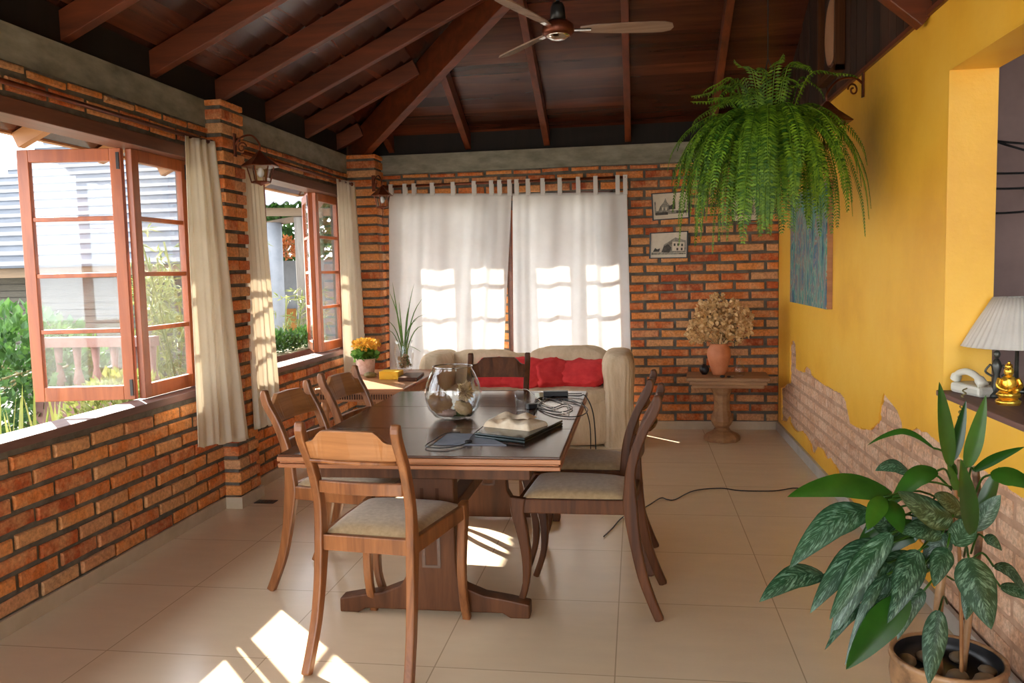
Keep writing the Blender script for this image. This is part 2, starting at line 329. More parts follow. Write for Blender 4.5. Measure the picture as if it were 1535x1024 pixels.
        for a, b in zip(rows, rows[1:]):
            for i in range(4):
                vs = [a[i], a[i+1], b[i+1], b[i]]; f = s.face([v_[0] for v_ in vs], mi)
                if f:
                    for lp, v_ in zip(f.loops, vs): lp[s.uv].uv = (v_[1], v_[2])
        return s
    def build(s, name, material, parent=None, smooth=False, bevel=0, local=False, loc=None, solid=0, sub=0, autosmooth=False):
        me = bpy.data.meshes.new(name)
        o = bpy.data.objects.new(name, me)
        if parent is None and loc is None:
            zs = [v_.co for v_ in s.bm.verts]; loc = (sum(q.x for q in zs)/len(zs), sum(q.y for q in zs)/len(zs), min(q.z for q in zs))
            if local: loc = (0,0,0)
        link(o, loc or (0,0,0), 0, parent)
        if not local: s.bm.transform(XF[o.name].inverted())
        if not s.uv: bmesh.ops.recalc_face_normals(s.bm, faces=s.bm.faces)
        s.bm.to_mesh(me); s.bm.free()
        for mm in (material if isinstance(material, (list, tuple)) else [material]): me.materials.append(M[mm] if isinstance(mm, str) else mm)
        if smooth:
            for p in me.polygons: p.use_smooth = True
        if bevel:
            b = o.modifiers.new('bevel', 'BEVEL'); b.width = bevel; b.segments = 2; b.limit_method = 'ANGLE'; b.angle_limit = .6
        if solid:
            b = o.modifiers.new('solid', 'SOLIDIFY'); b.thickness = solid; b.offset = 0
        if sub:
            b = o.modifiers.new('sub', 'SUBSURF'); b.levels = sub; b.render_levels = sub
        return o
def struct(o): o['kind'] = 'structure'; return o
def copy_tree(o, parent=None):
    c = o.copy(); C.objects.link(c); c.parent = parent
    for ch in list(o.children): copy_tree(ch, c)
    return c
def curve(pts, n=6):
    """Catmull-Rom through pts"""
    pts = [Vector(p) for p in pts]; out = []
    for i in range(len(pts)-1):
        a, b, c, d = pts[max(i-1,0)], pts[i], pts[i+1], pts[min(i+2,len(pts)-1)]
        for k in range(n):
            t = k/n; out.append(.5*((2*b) + (c-a)*t + (2*a-5*b+4*c-d)*t*t + (3*b-a-3*c+d)*t**3))
    out.append(pts[-1]); return out
XL, XR, YB = -.47, 2.995, 4.20; ZB, ZBB = 2.30, 2.155; ZS = .70; ZH = 1.985
YF = -4.2
# ------------------------------------------------------------------ brickwork
PITCH_B, LEN_B = .0757, .236
def bricks(mb, org, ud, nd, u0_, u1_, z0, z1, holes=(), length=LEN_B, off=0., jit=1., relief=.013, skip=None):
    org = Vector(org); ud = Vector(ud); nd = Vector(nd); up = Vector((0,0,1)); k = 0; z = z0
    while z < z1 - .02:
        h = min(PITCH_B - .019, z1 - z); zc = z + h/2
        cuts = [(u0_, u1_)]
        for (a, b, c, d) in holes:
            if z + h > c + .01 and z < d - .01:
                nc = []
                for (p, q) in cuts:
                    if b <= p or a >= q: nc.append((p, q)); continue
                    if a > p: nc.append((p, a))
                    if b < q: nc.append((b, q))
                cuts = nc
        for (p, q) in cuts:
            u = math.floor((p-off)/length)*length + off + (length/2 if k % 2 else 0) - length
            while u < q:
                a, b = max(u + .0095 + U(-.004,.004), p), min(u + length - .0095 + U(-.004,.004), q)
                if b - a > .03 and not (skip and skip((a+b)/2, zc)):
                    dz = U(-.003,.003)*jit; tl = U(-.004,.004)*jit; rl = relief*U(.75,1.25)
                    ring = lambda ins, dep: [mb.bm.verts.new(org + ud*uu + up*(zz) + nd*dep) for uu, zz in ((a+ins+U(0,.003), z+ins+dz+U(0,.003)), (b-ins-U(0,.003), z+ins+dz+tl+U(0,.003)), (b-ins-U(0,.003), z+h-ins+dz+tl-U(0,.003)), (a+ins+U(0,.003), z+h-ins+dz-U(0,.003)))]
                    r1, r2, r3 = ring(0, 0), ring(0, rl*.6), ring(.006, rl)
                    for x_, y_ in ((r1, r2), (r2, r3)):
                        for i in range(4): mb.face([x_[i], x_[(i+1)%4], y_[(i+1)%4], y_[i]])
                    mb.face(r3)
                u += length
        z += PITCH_B; k += 1
def slab_with_holes(mb, fixed, axis, u0_, u1_, z0, z1, holes, thick):
    """wall slab split around rectangular holes; fixed = room-side plane, thick signed outward"""
    us = sorted({u0_, u1_} | {h[0] for h in holes} | {h[1] for h in holes})
    for a, b in zip(us, us[1:]):
        zs = [(z0, z1)]
        for (p, q, c, d) in holes:
            if a >= p-1e-6 and b <= q+1e-6: zs = [(z0, c), (d, z1)]
        for c, d in zs:
            if d - c < .005: continue
            if axis == 'Y': mb.bx(fixed, fixed+thick, a, b, c, d)
            else: mb.bx(a, b, fixed, fixed+thick, c, d)
W1, W2 = (-.45, 1.66), (2.06, 3.97)
W0 = (-3.6, -.75)  # unseen window, widened to bring more skylight into the room
W3, W4 = (-.14, .74), (.82, 1.70)
# ------------------------------------------------------------------ setting: floor, walls
f = struct(MB().bx(XL-.2, XR+.02, YF, YB+.2, -.08, 0).build('floor', 'tile', loc=(0,0,0)))
hl = [(*W1, ZS, ZH), (*W2, ZS, ZH), (*W0, ZS, ZH)]
mb = MB(); slab_with_holes(mb, XL, 'Y', YF, YB, 0, ZBB, hl, -.14)
wl = struct(mb.build('wall_left', 'mortar', loc=(XL, 0, 0)))
mb = MB(); bricks(mb, (XL,0,0), (0,1,0), (1,0,0), -2.9, YB-.16, .072, ZBB-.01, hl, off=.03); mb.build('brickwork', 'brick', wl)
MB().bx(XL-.14, XL+.004, YF, YB, ZBB, ZB).build('concrete_beam', 'concrete', wl)
MB().bx(XL-.12, XL-.06, YF, YB, ZB, 2.56).build('gap_blocker', 'gap_shade', wl)  # added board closing the gap over the beam, shade put into its colour
hb = [(*W3, .12, ZH-.03), (*W4, .12, ZH-.03)]
mb = MB(); slab_with_holes(mb, YB, 'X', XL-.14, XR+.14, 0, ZBB, hb, .14)
wb = struct(mb.build('wall_back', 'mortar', loc=(0, YB, 0)))
mb = MB(); bricks(mb, (0,YB,0), (1,0,0), (0,-1,0), XL+.02, XR-.003, .072, ZBB-.01, hb, off=.06); mb.build('brickwork', 'brick', wb)
MB().bx(XL-.14, XR+.14, YB-.004, YB+.14, ZBB, ZB+.01).build('concrete_beam', 'concrete', wb)
MB().bx(XL-.14, XR+.14, YB+.06, YB+.12, ZB, 2.56).build('gap_blocker', 'gap_shade', wb)  # same added shade-coloured blocker above the back beam
def pillar(x0, x1, y0, y1, right=True, back=False):
    """brick pillar standing against the left wall: mortar core, bricks on its faces"""
    mb = MB(); mb.bx(x0, x1-.013, y0+.013, y1-(.013 if right else 0), 0, ZB); core = mb.build('pillar_core', 'mortar', wl)
    mb = MB(); z = .072; k = 0
    while z < ZB - .02:
        h = min(PITCH_B-.019, ZB-z); d = U(0,.006); e = U(0,.006)
        if k % 2: ys = [(y0, y0+(y1-y0)*.46), (y0+(y1-y0)*.52, y1)]
        else: ys = [(y0, y0+(y1-y0)*.5), (y0+(y1-y0)*.56, y1)]
        xm = x0 + (x1-x0)*(.5 if k % 2 else 1)
        for (a, b) in ys:
            mb.box(((x0+x1)/2+e/2, (a+b)/2, z+h/2), (x1-x0+e, b-a+.002*R(), h-.003*R()), Matrix.Rotation(U(-.02,.02), 3, 'Z'))
        z += PITCH_B; k += 1
    mb.build('pillar_bricks', 'brick', core, bevel=.006)
pillar(XL, -.37, 1.75, 2.0); pillar(XL, -.222, 4.0, YB-.001, right=False)
# baseboards
struct(MB().bx(XL, XL+.016, YF, 1.735, 0, .066).build('baseboard_left', 'skirt', bevel=.002))
bb = MB(); bb.bx(XL+.016, -.355, 1.735, 1.75, 0, .066).bx(-.37, -.355, 1.75, 2.0, 0, .066).bx(XL, -.355, 2.0, 2.015, 0, .066).bx(XL, XL+.016, 2.015, 4.0, 0, .066)
o = struct(bb.build('baseboard_left_rear', 'skirt')); o.name = 'baseboard_left.001'
struct(MB().bx(-.222, XR, YB-.016, YB, 0, .066).build('baseboard_back', 'skirt', bevel=.002))
struct(MB().bx(XR-.02, XR, YF, YB-.016, 0, .07).build('baseboard_right', 'skirt_grey', bevel=.002))
# right wall: brick behind, plaster on top with a torn edge
OPY = .636; OPZ0, OPZ1 = .822, 1.998; ZD = 2.25; TH = .165
mb = MB(); slab_with_holes(mb, XR+.012, 'Y', YF, YB, 0, ZD, [(-2.6, OPY, OPZ0, OPZ1)], TH-.012)
wr = struct(mb.build('wall_right', 'mortar_pale', loc=(XR, 0, 0)))
mb = MB(); bricks(mb, (XR+.012,0,0), (0,1,0), (-1,0,0), -1.2, YB-.02, .07, 1.0, [(-2.6, OPY, OPZ0, OPZ1)], off=.05, relief=.0045)
mb.build('exposed_brick', 'brick_pale', wr)
def pr(x, y): q = P(x, y, X=XR); return (q.y, q.z)
a = lambda x, y: (1160+x/3.936, 480+y/3.936)
top = [a(45,560), a(43,400), a(60,395), a(72,380), a(92,370), a(95,310), a(94,200), a(97,150), a(105,120), a(118,122), a(127,145), a(131,200), a(130,285), a(150,300), a(175,308), a(182,285), a(192,272), a(203,280), a(216,292), a(222,325), a(248,345), a(270,362), a(300,385), a(330,396), a(355,415), a(390,430), a(410,455), a(424,480), a(430,515), a(436,545), a(450,605), a(470,625), a(500,636), a(530,648)]
b = lambda x, y: (1100+x/3.2, 480+y/3.2)
top += [b(604,512), b(620,520), b(650,526), b(675,505), b(692,488), b(697,450), b(702,412), b(712,370), b(720,352), b(733,372), b(750,388), b(768,415), b(782,432), b(795,462), b(803,482), b(808,522), b(830,520), b(860,530), b(876,514), b(895,530), b(925,540), b(950,560), b(1000,600), b(1060,640), b(1120,685), b(1200,722), b(1240,755), b(1300,792), b(1350,830), b(1392,856), (1535,748)]
bot = [a(45,590), a(75,602), a(90,570), a(100,618), a(118,645), a(140,661), a(163,655), a(182,672), a(198,700), a(212,725), a(222,770), a(236,792), a(250,770), a(258,748), a(275,755), a(291,772), a(300,800), a(315,822), a(330,815), a(350,845), a(362,865), a(375,900), a(385,925), (1262,726), (1284,742), (1300,745), (1318,752), (1335,775), (1350,795), (1365,798), (1385,818), (1398,850), (1404,905)]
top = [pr(*q) for q in top]; bot = [pr(*q) for q in bot]
def dens(ps, amp):
    out = []
    for (p, q) in zip(ps, ps[1:]):
        n_ = max(1, int(math.dist(p, q)/.012))
        for i in range(n_):
            t = i/n_; out.append((p[0]+(q[0]-p[0])*t + U(-amp, amp), p[1]+(q[1]-p[1])*t + U(-amp, amp)))
    out.append(ps[-1]); return out
top = [top[0]] + dens(top[1:], .0035) + [(-1.2, top[-1][1]+.02)]
b0 = min(bot[-1][1], .0); bot = dens([top[0]] + bot, .0035) + [(bot[-1][0]-.01, .0)]
def strip(mb, poly, thick):
    """filled plaster polygon (y, z list) with real thickness towards the room"""
    vs = [mb.bm.verts.new((XR+.014, y, z)) for y, z in poly]; es = [mb.bm.edges.new((vs[i], vs[(i+1)%len(vs)])) for i in range(len(vs))]
    r_ = bmesh.ops.triangle_fill(mb.bm, edges=es, use_beauty=True)
    fs = [g for g in r_['geom'] if isinstance(g, bmesh.types.BMFace)]
    e_ = bmesh.ops.extrude_face_region(mb.bm, geom=fs); bmesh.ops.translate(mb.bm, verts=[g for g in e_['geom'] if isinstance(g, bmesh.types.BMVert)], vec=(-thick,0,0))
mb = MB()
up_poly = [(YB, 0.0)] + [(YB, ZD), (OPY, ZD), (OPY, .0)]
ys = [q for q in top if q[0] > OPY]; zo = [q for q in top if q[0] <= OPY]
zc = ys[-1][1] if ys else .4
# upper field from back corner to the opening
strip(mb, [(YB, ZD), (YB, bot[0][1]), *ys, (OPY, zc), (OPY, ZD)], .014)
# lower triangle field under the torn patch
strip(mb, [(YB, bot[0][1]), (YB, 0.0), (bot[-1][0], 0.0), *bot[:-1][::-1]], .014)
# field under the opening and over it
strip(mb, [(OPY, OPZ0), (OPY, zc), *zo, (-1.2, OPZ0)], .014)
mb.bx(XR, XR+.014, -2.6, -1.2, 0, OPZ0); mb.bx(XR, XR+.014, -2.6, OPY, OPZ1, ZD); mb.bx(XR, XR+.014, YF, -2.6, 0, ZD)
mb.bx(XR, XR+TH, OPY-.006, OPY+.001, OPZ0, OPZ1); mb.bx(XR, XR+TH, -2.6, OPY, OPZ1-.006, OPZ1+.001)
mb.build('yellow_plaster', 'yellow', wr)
# dark board panelling above the yellow plaster
mb = MB(); y = YB+.1
while y > YF:
    wd = U(.09,.13); mb.bx(XR+U(.0,.006), XR+.03, y-wd+.004, y, ZD+.012, 4.2); y -= wd
mb.bx(XR+.03, XR+.14, YF, YB+.1, ZD, 4.2)
mb.build('wood_panelling', 'panel', wr)
MB().bx(XR-.016, XR+.03, YF, YB, ZD-.008, ZD+.012).build('trim_1', 'rafter_y', loc=(XR, 0, ZD))['kind'] = 'structure'
# shelf board of the opening, room beyond
struct(MB().bx(XR-.022, XR+TH+.35, -2.6, OPY+.0, OPZ0-.002, OPZ0+.018).build('trim_2', 'sill_wood', bevel=.003))
mb = MB(); mb.bx(XR+TH, 5.2, 1.15, 1.25, 0, 3.0).bx(4.6, 4.7, -4, 1.2, 0, 3.0)
wm = struct(mb.build('wall_far_room', 'mauve'))
MB().bx(XR+TH, 4.7, -4, 1.2, -.06, 0).build('floor_far_room', 'tile', wm); MB().bx(XR+TH, 4.7, -4, 1.2, 2.9, 2.95).build('ceiling_far_room', 'panel', wm)
# front wall behind the viewer, with an unseen opening added to let skylight in
mb = MB(); slab_with_holes(mb, YF, 'X', XL-.14, XR+.14, 0, 4.2, [(XL+.2, 1.9, 0, 2.3)], -.14)
struct(mb.build('wall_front', 'mortar', loc=(0, YF, 0)))
# ------------------------------------------------------------------ ceiling
SL = .46; ZC = 2.37
def zr(t): return ZC + SL*t
tilt = math.atan(SL)
def zroof(x, y): return min(zr(x-XL), zr(YB-y))
mb = MB(); BW = .105
# back slope boards (run along X); left slope boards (run along Y)
rowt = -.86
DEP = .128
rx = [-.155+.66*k for k in range(-1, 6)]; ry = [.72+.655*k for k in range(-10, 6)]
yt = .0
mbL = MB()
while rowt < 3.5:
    t0, t1 = rowt, rowt+BW-.008
    for back in (True, False):
        lo = (XL+t0) if back else YF-.3
        hi = (XR+.02) if back else (YB-t0)
        cutsx = [c_ for c_ in (rx if back else ry) if lo < c_ < hi and R() < .6]
        edges = [lo] + cutsx + [hi]
        for a_, b_ in zip(edges, edges[1:]):
            if b_-a_ < .03: continue
            g = .0015; z0, z1 = zr(t0)+DEP, zr(t1)+DEP+.006*0
            s0 = (t1-t0)
            if back:
                x0a, x0b = a_+g, b_-g; x1a = max(x0a, XL+t1) if a_ == lo else x0a
                q = [(x0a, YB-t0, z0), (x0b, YB-t0, z0), (x0b, YB-t1, z1+.012), (x1a, YB-t1, z1+.012)]; mb.prism(q, (0,0,.014))
            else:
                y0a, y0b = a_+g, b_-g; y1b = min(y0b, YB-t1) if b_ == hi else y0b
                q = [(XL+t0, y0a, z0), (XL+t1, y0a, z1+.012), (XL+t1, y1b, z1+.012), (XL+t0, y0b, z0)]; mbL.prism(q, (0,0,.014))
    rowt += BW
ce = struct(mb.build('ceiling', 'board', loc=(0,0,0)))
mbL.build('left_slope_boards', 'board_y', ce)
mb = MB()   # roof covering over the boards
E_ = .88; T_ = 3.6
zt = lambda t: zr(t)+DEP+.03
mb.prism([(XL-E_, YF-.4, zt(-E_)), (XL+T_, YF-.4, zt(T_)), (XL+T_, YB-T_, zt(T_)), (XL-E_, YB+E_, zt(-E_))], (0,0,.05))
mb.prism([(XL-E_, YB+E_, zt(-E_)), (XL+T_, YB-T_, zt(T_)), (XR+.6, YB-T_, zt(T_)), (XR+.6, YB+E_, zt(-E_))], (0,0,.05))
mb.bx(XR+.15, XR+1.8, YF-.4, YB-T_+3.6, 4.2, 4.3)
mb.build('roof_covering', 'roof', ce)
for y in ry:
    t1 = min(YB-y-.06, XR-XL)
    if t1 < .1: continue
    o_ = MB().beam((XL-.10, y, zr(-.10)+DEP/2-.004), (XL+t1, y, zr(t1)+DEP/2-.004), .055, DEP-.014).build('rafter', 'rafter', ce, bevel=.003)
    MB().beam((XL-E_+.03, y, zr(-E_+.03)+DEP-.05), (XL-.10, y, zr(-.10)+DEP-.05), .05, .08).build('rafter_tail', 'eave_wood', o_)
for x in rx:
    if x < XL+.1: continue
    t1 = min(x-XL-.06, YB+5)
    t1 = min(t1, 3.4)
    MB().beam((x, YB+.10, zr(-.10)+DEP/2-.004), (x, YB-t1, zr(t1)+DEP/2-.004), .05, DEP-.014).build('rafter', 'rafter_y', ce, bevel=.003)
hz = lambda t: 2.215+.465*t
MB().beam((XL-.7, YB+.7, hz(-.7)+.125), (XR-.01, YB-(XR-XL)+.01, hz(XR-XL)+.125), .07, .23).build('hip_rafter', 'rafter', ce, bevel=.004)
MB().beam((XL-.88, YF, zr(-.88)+.165), (XL-.88, YB+.88, zr(-.88)+.165), .04, .08).build('fascia', 'eave_wood', ce)
MB().beam((XL-.9, YB+.88, zr(-.88)+.165), (XR+.3, YB+.88, zr(-.88)+.165), .04, .08).build('fascia', 'eave_wood', ce)
p0 = P(1390, 46, X=XR); p1 = P(1333, 2, Y=p0.y); d_ = (p1-p0).normalized()
br_ = MB().beam(p0+Vector((-.0,0,.045)) , p0+d_*1.6+Vector((0,0,.045)), .07, .09); br_.build('brace', 'rafter', ce, bevel=.004)
pa = P(990, 7, Y=2.55); 
# ------------------------------------------------------------------ windows
def sash(parent, hinge, ang, wd, z0, z1, rows=4, st=.055, th=.034, name='sash'):
    """glazed leaf: stiles, rails and glazing bars in one mesh, pane as sub-part; ang = direction in plan"""
    h = Vector(hinge); d = Vector((math.cos(ang), math.sin(ang), 0)); n_ = Vector((-d.y, d.x, 0))
    rot = Matrix((d, n_, Vector((0,0,1)))).transposed()
    def bb(u0_, u1_, a_, b_, t_): mb.box(h + d*((u0_+u1_)/2) + Vector((0,0,(a_+b_)/2)), (u1_-u0_, t_, b_-a_), rot)
    mb = MB(); bb(0, st, z0, z1, th); bb(wd-st, wd, z0, z1, th); bb(st, wd-st, z0, z0+.07, th); bb(st, wd-st, z1-.06, z1, th)
    zz0, zz1 = z0+.07, z1-.06
    for k in range(1, rows): zc = zz0+(zz1-zz0)*k/rows; bb(st, wd-st, zc-.011, zc+.011, th*.8)
    o_ = mb.build(name, 'window_wood', parent, bevel=.003)
    mb = MB(); bb(st-.005, wd-st+.005, zz0-.005, zz1+.005, .004); mb.build('pane', 'pane', o_)
    mb = MB(); bb(.008, .022, z0+.02, z0+.10, th+.012); bb(.008, .022, z1-.10, z1-.02, th+.012); mb.build('hinge', 'black', o_)
    return o_
def win_left(n, y0, y1, first, second):
    o_ = thing('window_%d' % n, None, None, (XL-.05, (y0+y1)/2, ZS)); struct(o_)
    mb = MB(); mb.bx(XL-.11, XL-.02, y0, y0+.03, ZS, ZH).bx(XL-.11, XL-.02, y1-.03, y1, ZS, ZH).bx(XL-.12, XL+.02, y0-.04, y1+.04, ZH-.035, ZH+.03)
    mb.build('window_frame', 'frame_wood', o_, bevel=.003)
    MB().bx(XL-.12, XL+.026, y0-.02, y1+.02, ZS-.012, ZS+.024).build('window_sill', 'sill_wood', o_, bevel=.003)
    z0, z1 = ZS+.03, ZH-.035; wd = .495
    for (ya, s_) in ((y1-.03, -1), (y0+.03, 1)):
        if s_ == -1 and not first: continue
        if s_ == 1 and not second: continue
        sash(o_, (XL-.07, ya, 0), s_*math.pi/2, wd, z0, z1)
        yh = ya + s_*(wd+.01)
        a2 = first if s_ == -1 else second
        sash(o_, (XL-.095, yh, 0), a2, wd, z0, z1)
    return o_
win_left(1, *W1, math.radians(190), math.radians(170))
win_left(2, *W2, math.radians(118), math.radians(235))
win_left(3, *W0, math.radians(185), math.radians(175))
def win_back(n, x0, x1):
    o_ = thing('window_%d' % n, None, None, ((x0+x1)/2, YB+.06, .12)); struct(o_)
    z1 = ZH-.03
    mb = MB(); mb.bx(x0, x0+.03, YB+.02, YB+.11, .12, z1).bx(x1-.03, x1, YB+.02, YB+.11, .12, z1).bx(x0, x1, YB+.02, YB+.11, z1-.03, z1).bx(x0, x1, YB+.02, YB+.13, .12, .16)
    mb.build('window_frame', 'frame_wood', o_, bevel=.003)
    wd = (x1-x0-.06)/2-.003
    sash(o_, (x0+.03, YB+.08, 0), 0, wd, .17, z1-.03, 6, .05); sash(o_, (x1-.03, YB+.08, 0), math.pi, wd, .17, z1-.03, 6, .05)
win_back(4, *W3); win_back(5, *W4)
# ------------------------------------------------------------------ curtains
def curtain(name, label, tl, tr, bl, br, folds, amp, nd, matn='curtain_side', nu=90, nv=40, group=None, seed=0, gather=0, bulge=0, tabs=None, rodz=None):
    tl, tr, bl, br = map(Vector, (tl, tr, bl, br)); nd = Vector(nd)
    root = thing(name, label, 'curtain', (tl+tr)/2 - Vector((0,0,(tl.z-bl.z))), 0, group)
    def fn(u, v):
        v_ = 1-v; p = (tl.lerp(tr, u)).lerp(bl.lerp(br, u), v_)
        ph = noise.noise(Vector((u*3+seed, v_*.5, seed)))*2.2
        a_ = math.sin(u*folds*2*math.pi + ph + seed) + .45*math.sin(u*folds*4.7*math.pi + ph*2 + seed*2) + .8*noise.noise(Vector((u*5, v_*1.6, seed+5)))
        am = amp*(.55+.6*v_) if not gather else amp*(1 - gather*max(0, 1-abs(v_-.05)*9))
        p = p + nd*a_*am + nd*bulge*math.sin(v_*math.pi)
        p.z += .006*math.sin(u*folds*2*math.pi+seed)*v_
        return p
    MB().grid(fn, nu, nv).build('cloth', matn, root, smooth=True, solid=.003)
    if tabs:
        for u in tabs:
            mb = MB()
            p = fn(u, 1); d = (tr-tl).normalized(); w_ = .017
            pr_ = [(p.x-w_, p.z-.012), (p.x+w_, p.z-.012), (p.x+w_, rodz+.012), (p.x-w_, rodz+.012)]
            yy = tl.y
            mb.box((p.x, yy-.016, (p.z+rodz)/2), (w_*2, .002, rodz-p.z+.035)); mb.box((p.x, yy+.016, (p.z+rodz)/2), (w_*2, .002, rodz-p.z+.035)); mb.box((p.x, yy, rodz+.0165), (w_*2, .034, .002)); mb.build('tab', matn, root)
    return root
def rod(a_, b_, label, br=()):
    r_ = thing('curtain_rod', label, 'curtain rod', a_, 0, None)
    MB().tube([a_, b_], .011, 10).build('pole', 'iron', r_, smooth=True)
    for e in (a_, b_): MB().blob(e, (.035,.035,.035)).build('finial', 'iron', r_, smooth=True)
    for q in br: MB().tube(q, .006, 6).build('bracket', 'iron', r_)
xr = XL+.06
rod((xr, -.75, 2.055), (xr, 1.70, 2.055), 'dark red curtain rod over the near left window', [((xr,-.3,2.055),(XL,-.3,2.055)), ((xr,1.6,2.055),(XL,1.6,2.055))])
rod((xr, 2.03, 2.055), (xr, 3.94, 2.055), 'dark red curtain rod over the far left window', [((xr,2.1,2.055),(XL,2.1,2.055)), ((xr,3.9,2.055),(XL,3.9,2.055))])
yrd = YB-.07; RZ = 2.045
rod((-.20, yrd, RZ-.0), (1.80, yrd, RZ), 'dark red curtain rod across the back window', [((-.19,yrd,RZ),(-.19,YB,RZ)), ((.80,yrd,RZ),(.80,YB,RZ)), ((1.795,yrd,RZ),(1.795,YB,RZ))])
curtain('curtain', 'cream curtain bunched in front of the near brick pillar, longest of the side curtains', P(275,203,X=-.40), P(321,213,X=-.40), P(293,672,X=-.315), P(372,659,X=-.315), 3.2, .013, (1,0,0), seed=1.3, gather=.2)
curtain('curtain', 'narrow cream curtain hanging just behind the near brick pillar', P(360,238,X=-.40), P(392,262,X=-.40), P(384,643,X=-.34), P(420,634,X=-.34), 3.5, .012, (1,0,0), seed=4.1)
curtain('curtain', 'sunlit cream curtain beside the corner brick pillar', P(503,268,X=-.40), P(532,273,X=-.40), P(516,560,X=-.37), P(549,557,X=-.37), 3.2, .012, (1,0,0), seed=7.7)
yc = YB-.07
ta = [.02,.135,.21,.36,.53,.70,.84,.905,.985]
curtain('curtain', 'white tab-top curtain on the left half of the back window', P(583,290,Y=yc), P(767,290,Y=yc), P(584,582,Y=yc-.03), P(752,582,Y=yc-.03), 4.2, .014, (0,-1,0), 'curtain', 140, 50, seed=2.2, tabs=ta, rodz=RZ)
curtain('curtain', 'white tab-top curtain on the right half of the back window', P(768,290,Y=yc), P(940,288,Y=yc), P(770,582,Y=yc-.03), P(947,582,Y=yc-.03), 4.0, .014, (0,-1,0), 'curtain', 140, 50, seed=5.9, tabs=[.04,.14,.27,.42,.58,.73,.92,.985], rodz=RZ)
# ------------------------------------------------------------------ dining table
tz = .66; ty0, ty1 = .25, 1.85; tx0, tx1 = .565, 1.61
tb = thing('dining_table', 'dark polished rectangular dining table on two trestle feet', 'table', (1.09, 1.05, 0))
mb = MB(); mb.bx(tx0, tx1, ty0, ty0+.52, tz-.008, tz).bx(tx0, tx1, ty0+.522, ty1-.522, tz-.008, tz).bx(tx0, tx1, ty1-.52, ty1, tz-.008, tz); mb.build('tabletop', 'table_top', tb, bevel=.002)
mb = MB(); mb.bx(tx0-.004, tx1+.004, ty0-.004, ty1+.004, tz-.026, tz-.0085).bx(tx0+.004, tx1-.004, ty0+.004, ty1-.004, tz-.034, tz-.027).bx(tx0-.002, tx1+.002, ty0-.002, ty1+.002, tz-.05, tz-.035)
mb.build('tabletop_edge', 'table_edge', tb, bevel=.003)
MB().bx(tx0+.12, tx1-.12, ty0+.1, ty1-.1, tz-.11, tz-.0505).build('apron', 'table_leg', tb, bevel=.003)
for yc_ in (.44, 1.66):
    cx0 = 1.095
    prof = [(-.375,0), (-.375,.055), (-.30,.07), (-.20,.085), (-.125,.115), (-.10,.16), (-.095,.22), (-.095,.55), (.095,.55), (.095,.22), (.10,.16), (.125,.115), (.20,.085), (.30,.07), (.375,.055), (.375,0), (.30,0), (.27,.018), (-.27,.018), (-.30,0)]
    tr_ = MB().prism([(cx0+x, yc_-.035, z) for x, z in prof], (0,.07,0)).build('trestle', 'table_leg', tb, bevel=.006)
    mb = MB()
    for s_ in (-1, 1): mb.bx(cx0+.03*s_-.006, cx0+.03*s_+.006, yc_-.038, yc_-.0351, .20, .50)
    mb.bx(cx0-.036, cx0+.036, yc_-.038, yc_-.0351, .19, .20); mb.build('carved_groove', 'table_top', tr_)
MB().bx(1.06, 1.13, .475, 1.625, .30, .36).build('stretcher', 'table_leg', tb, bevel=.004)
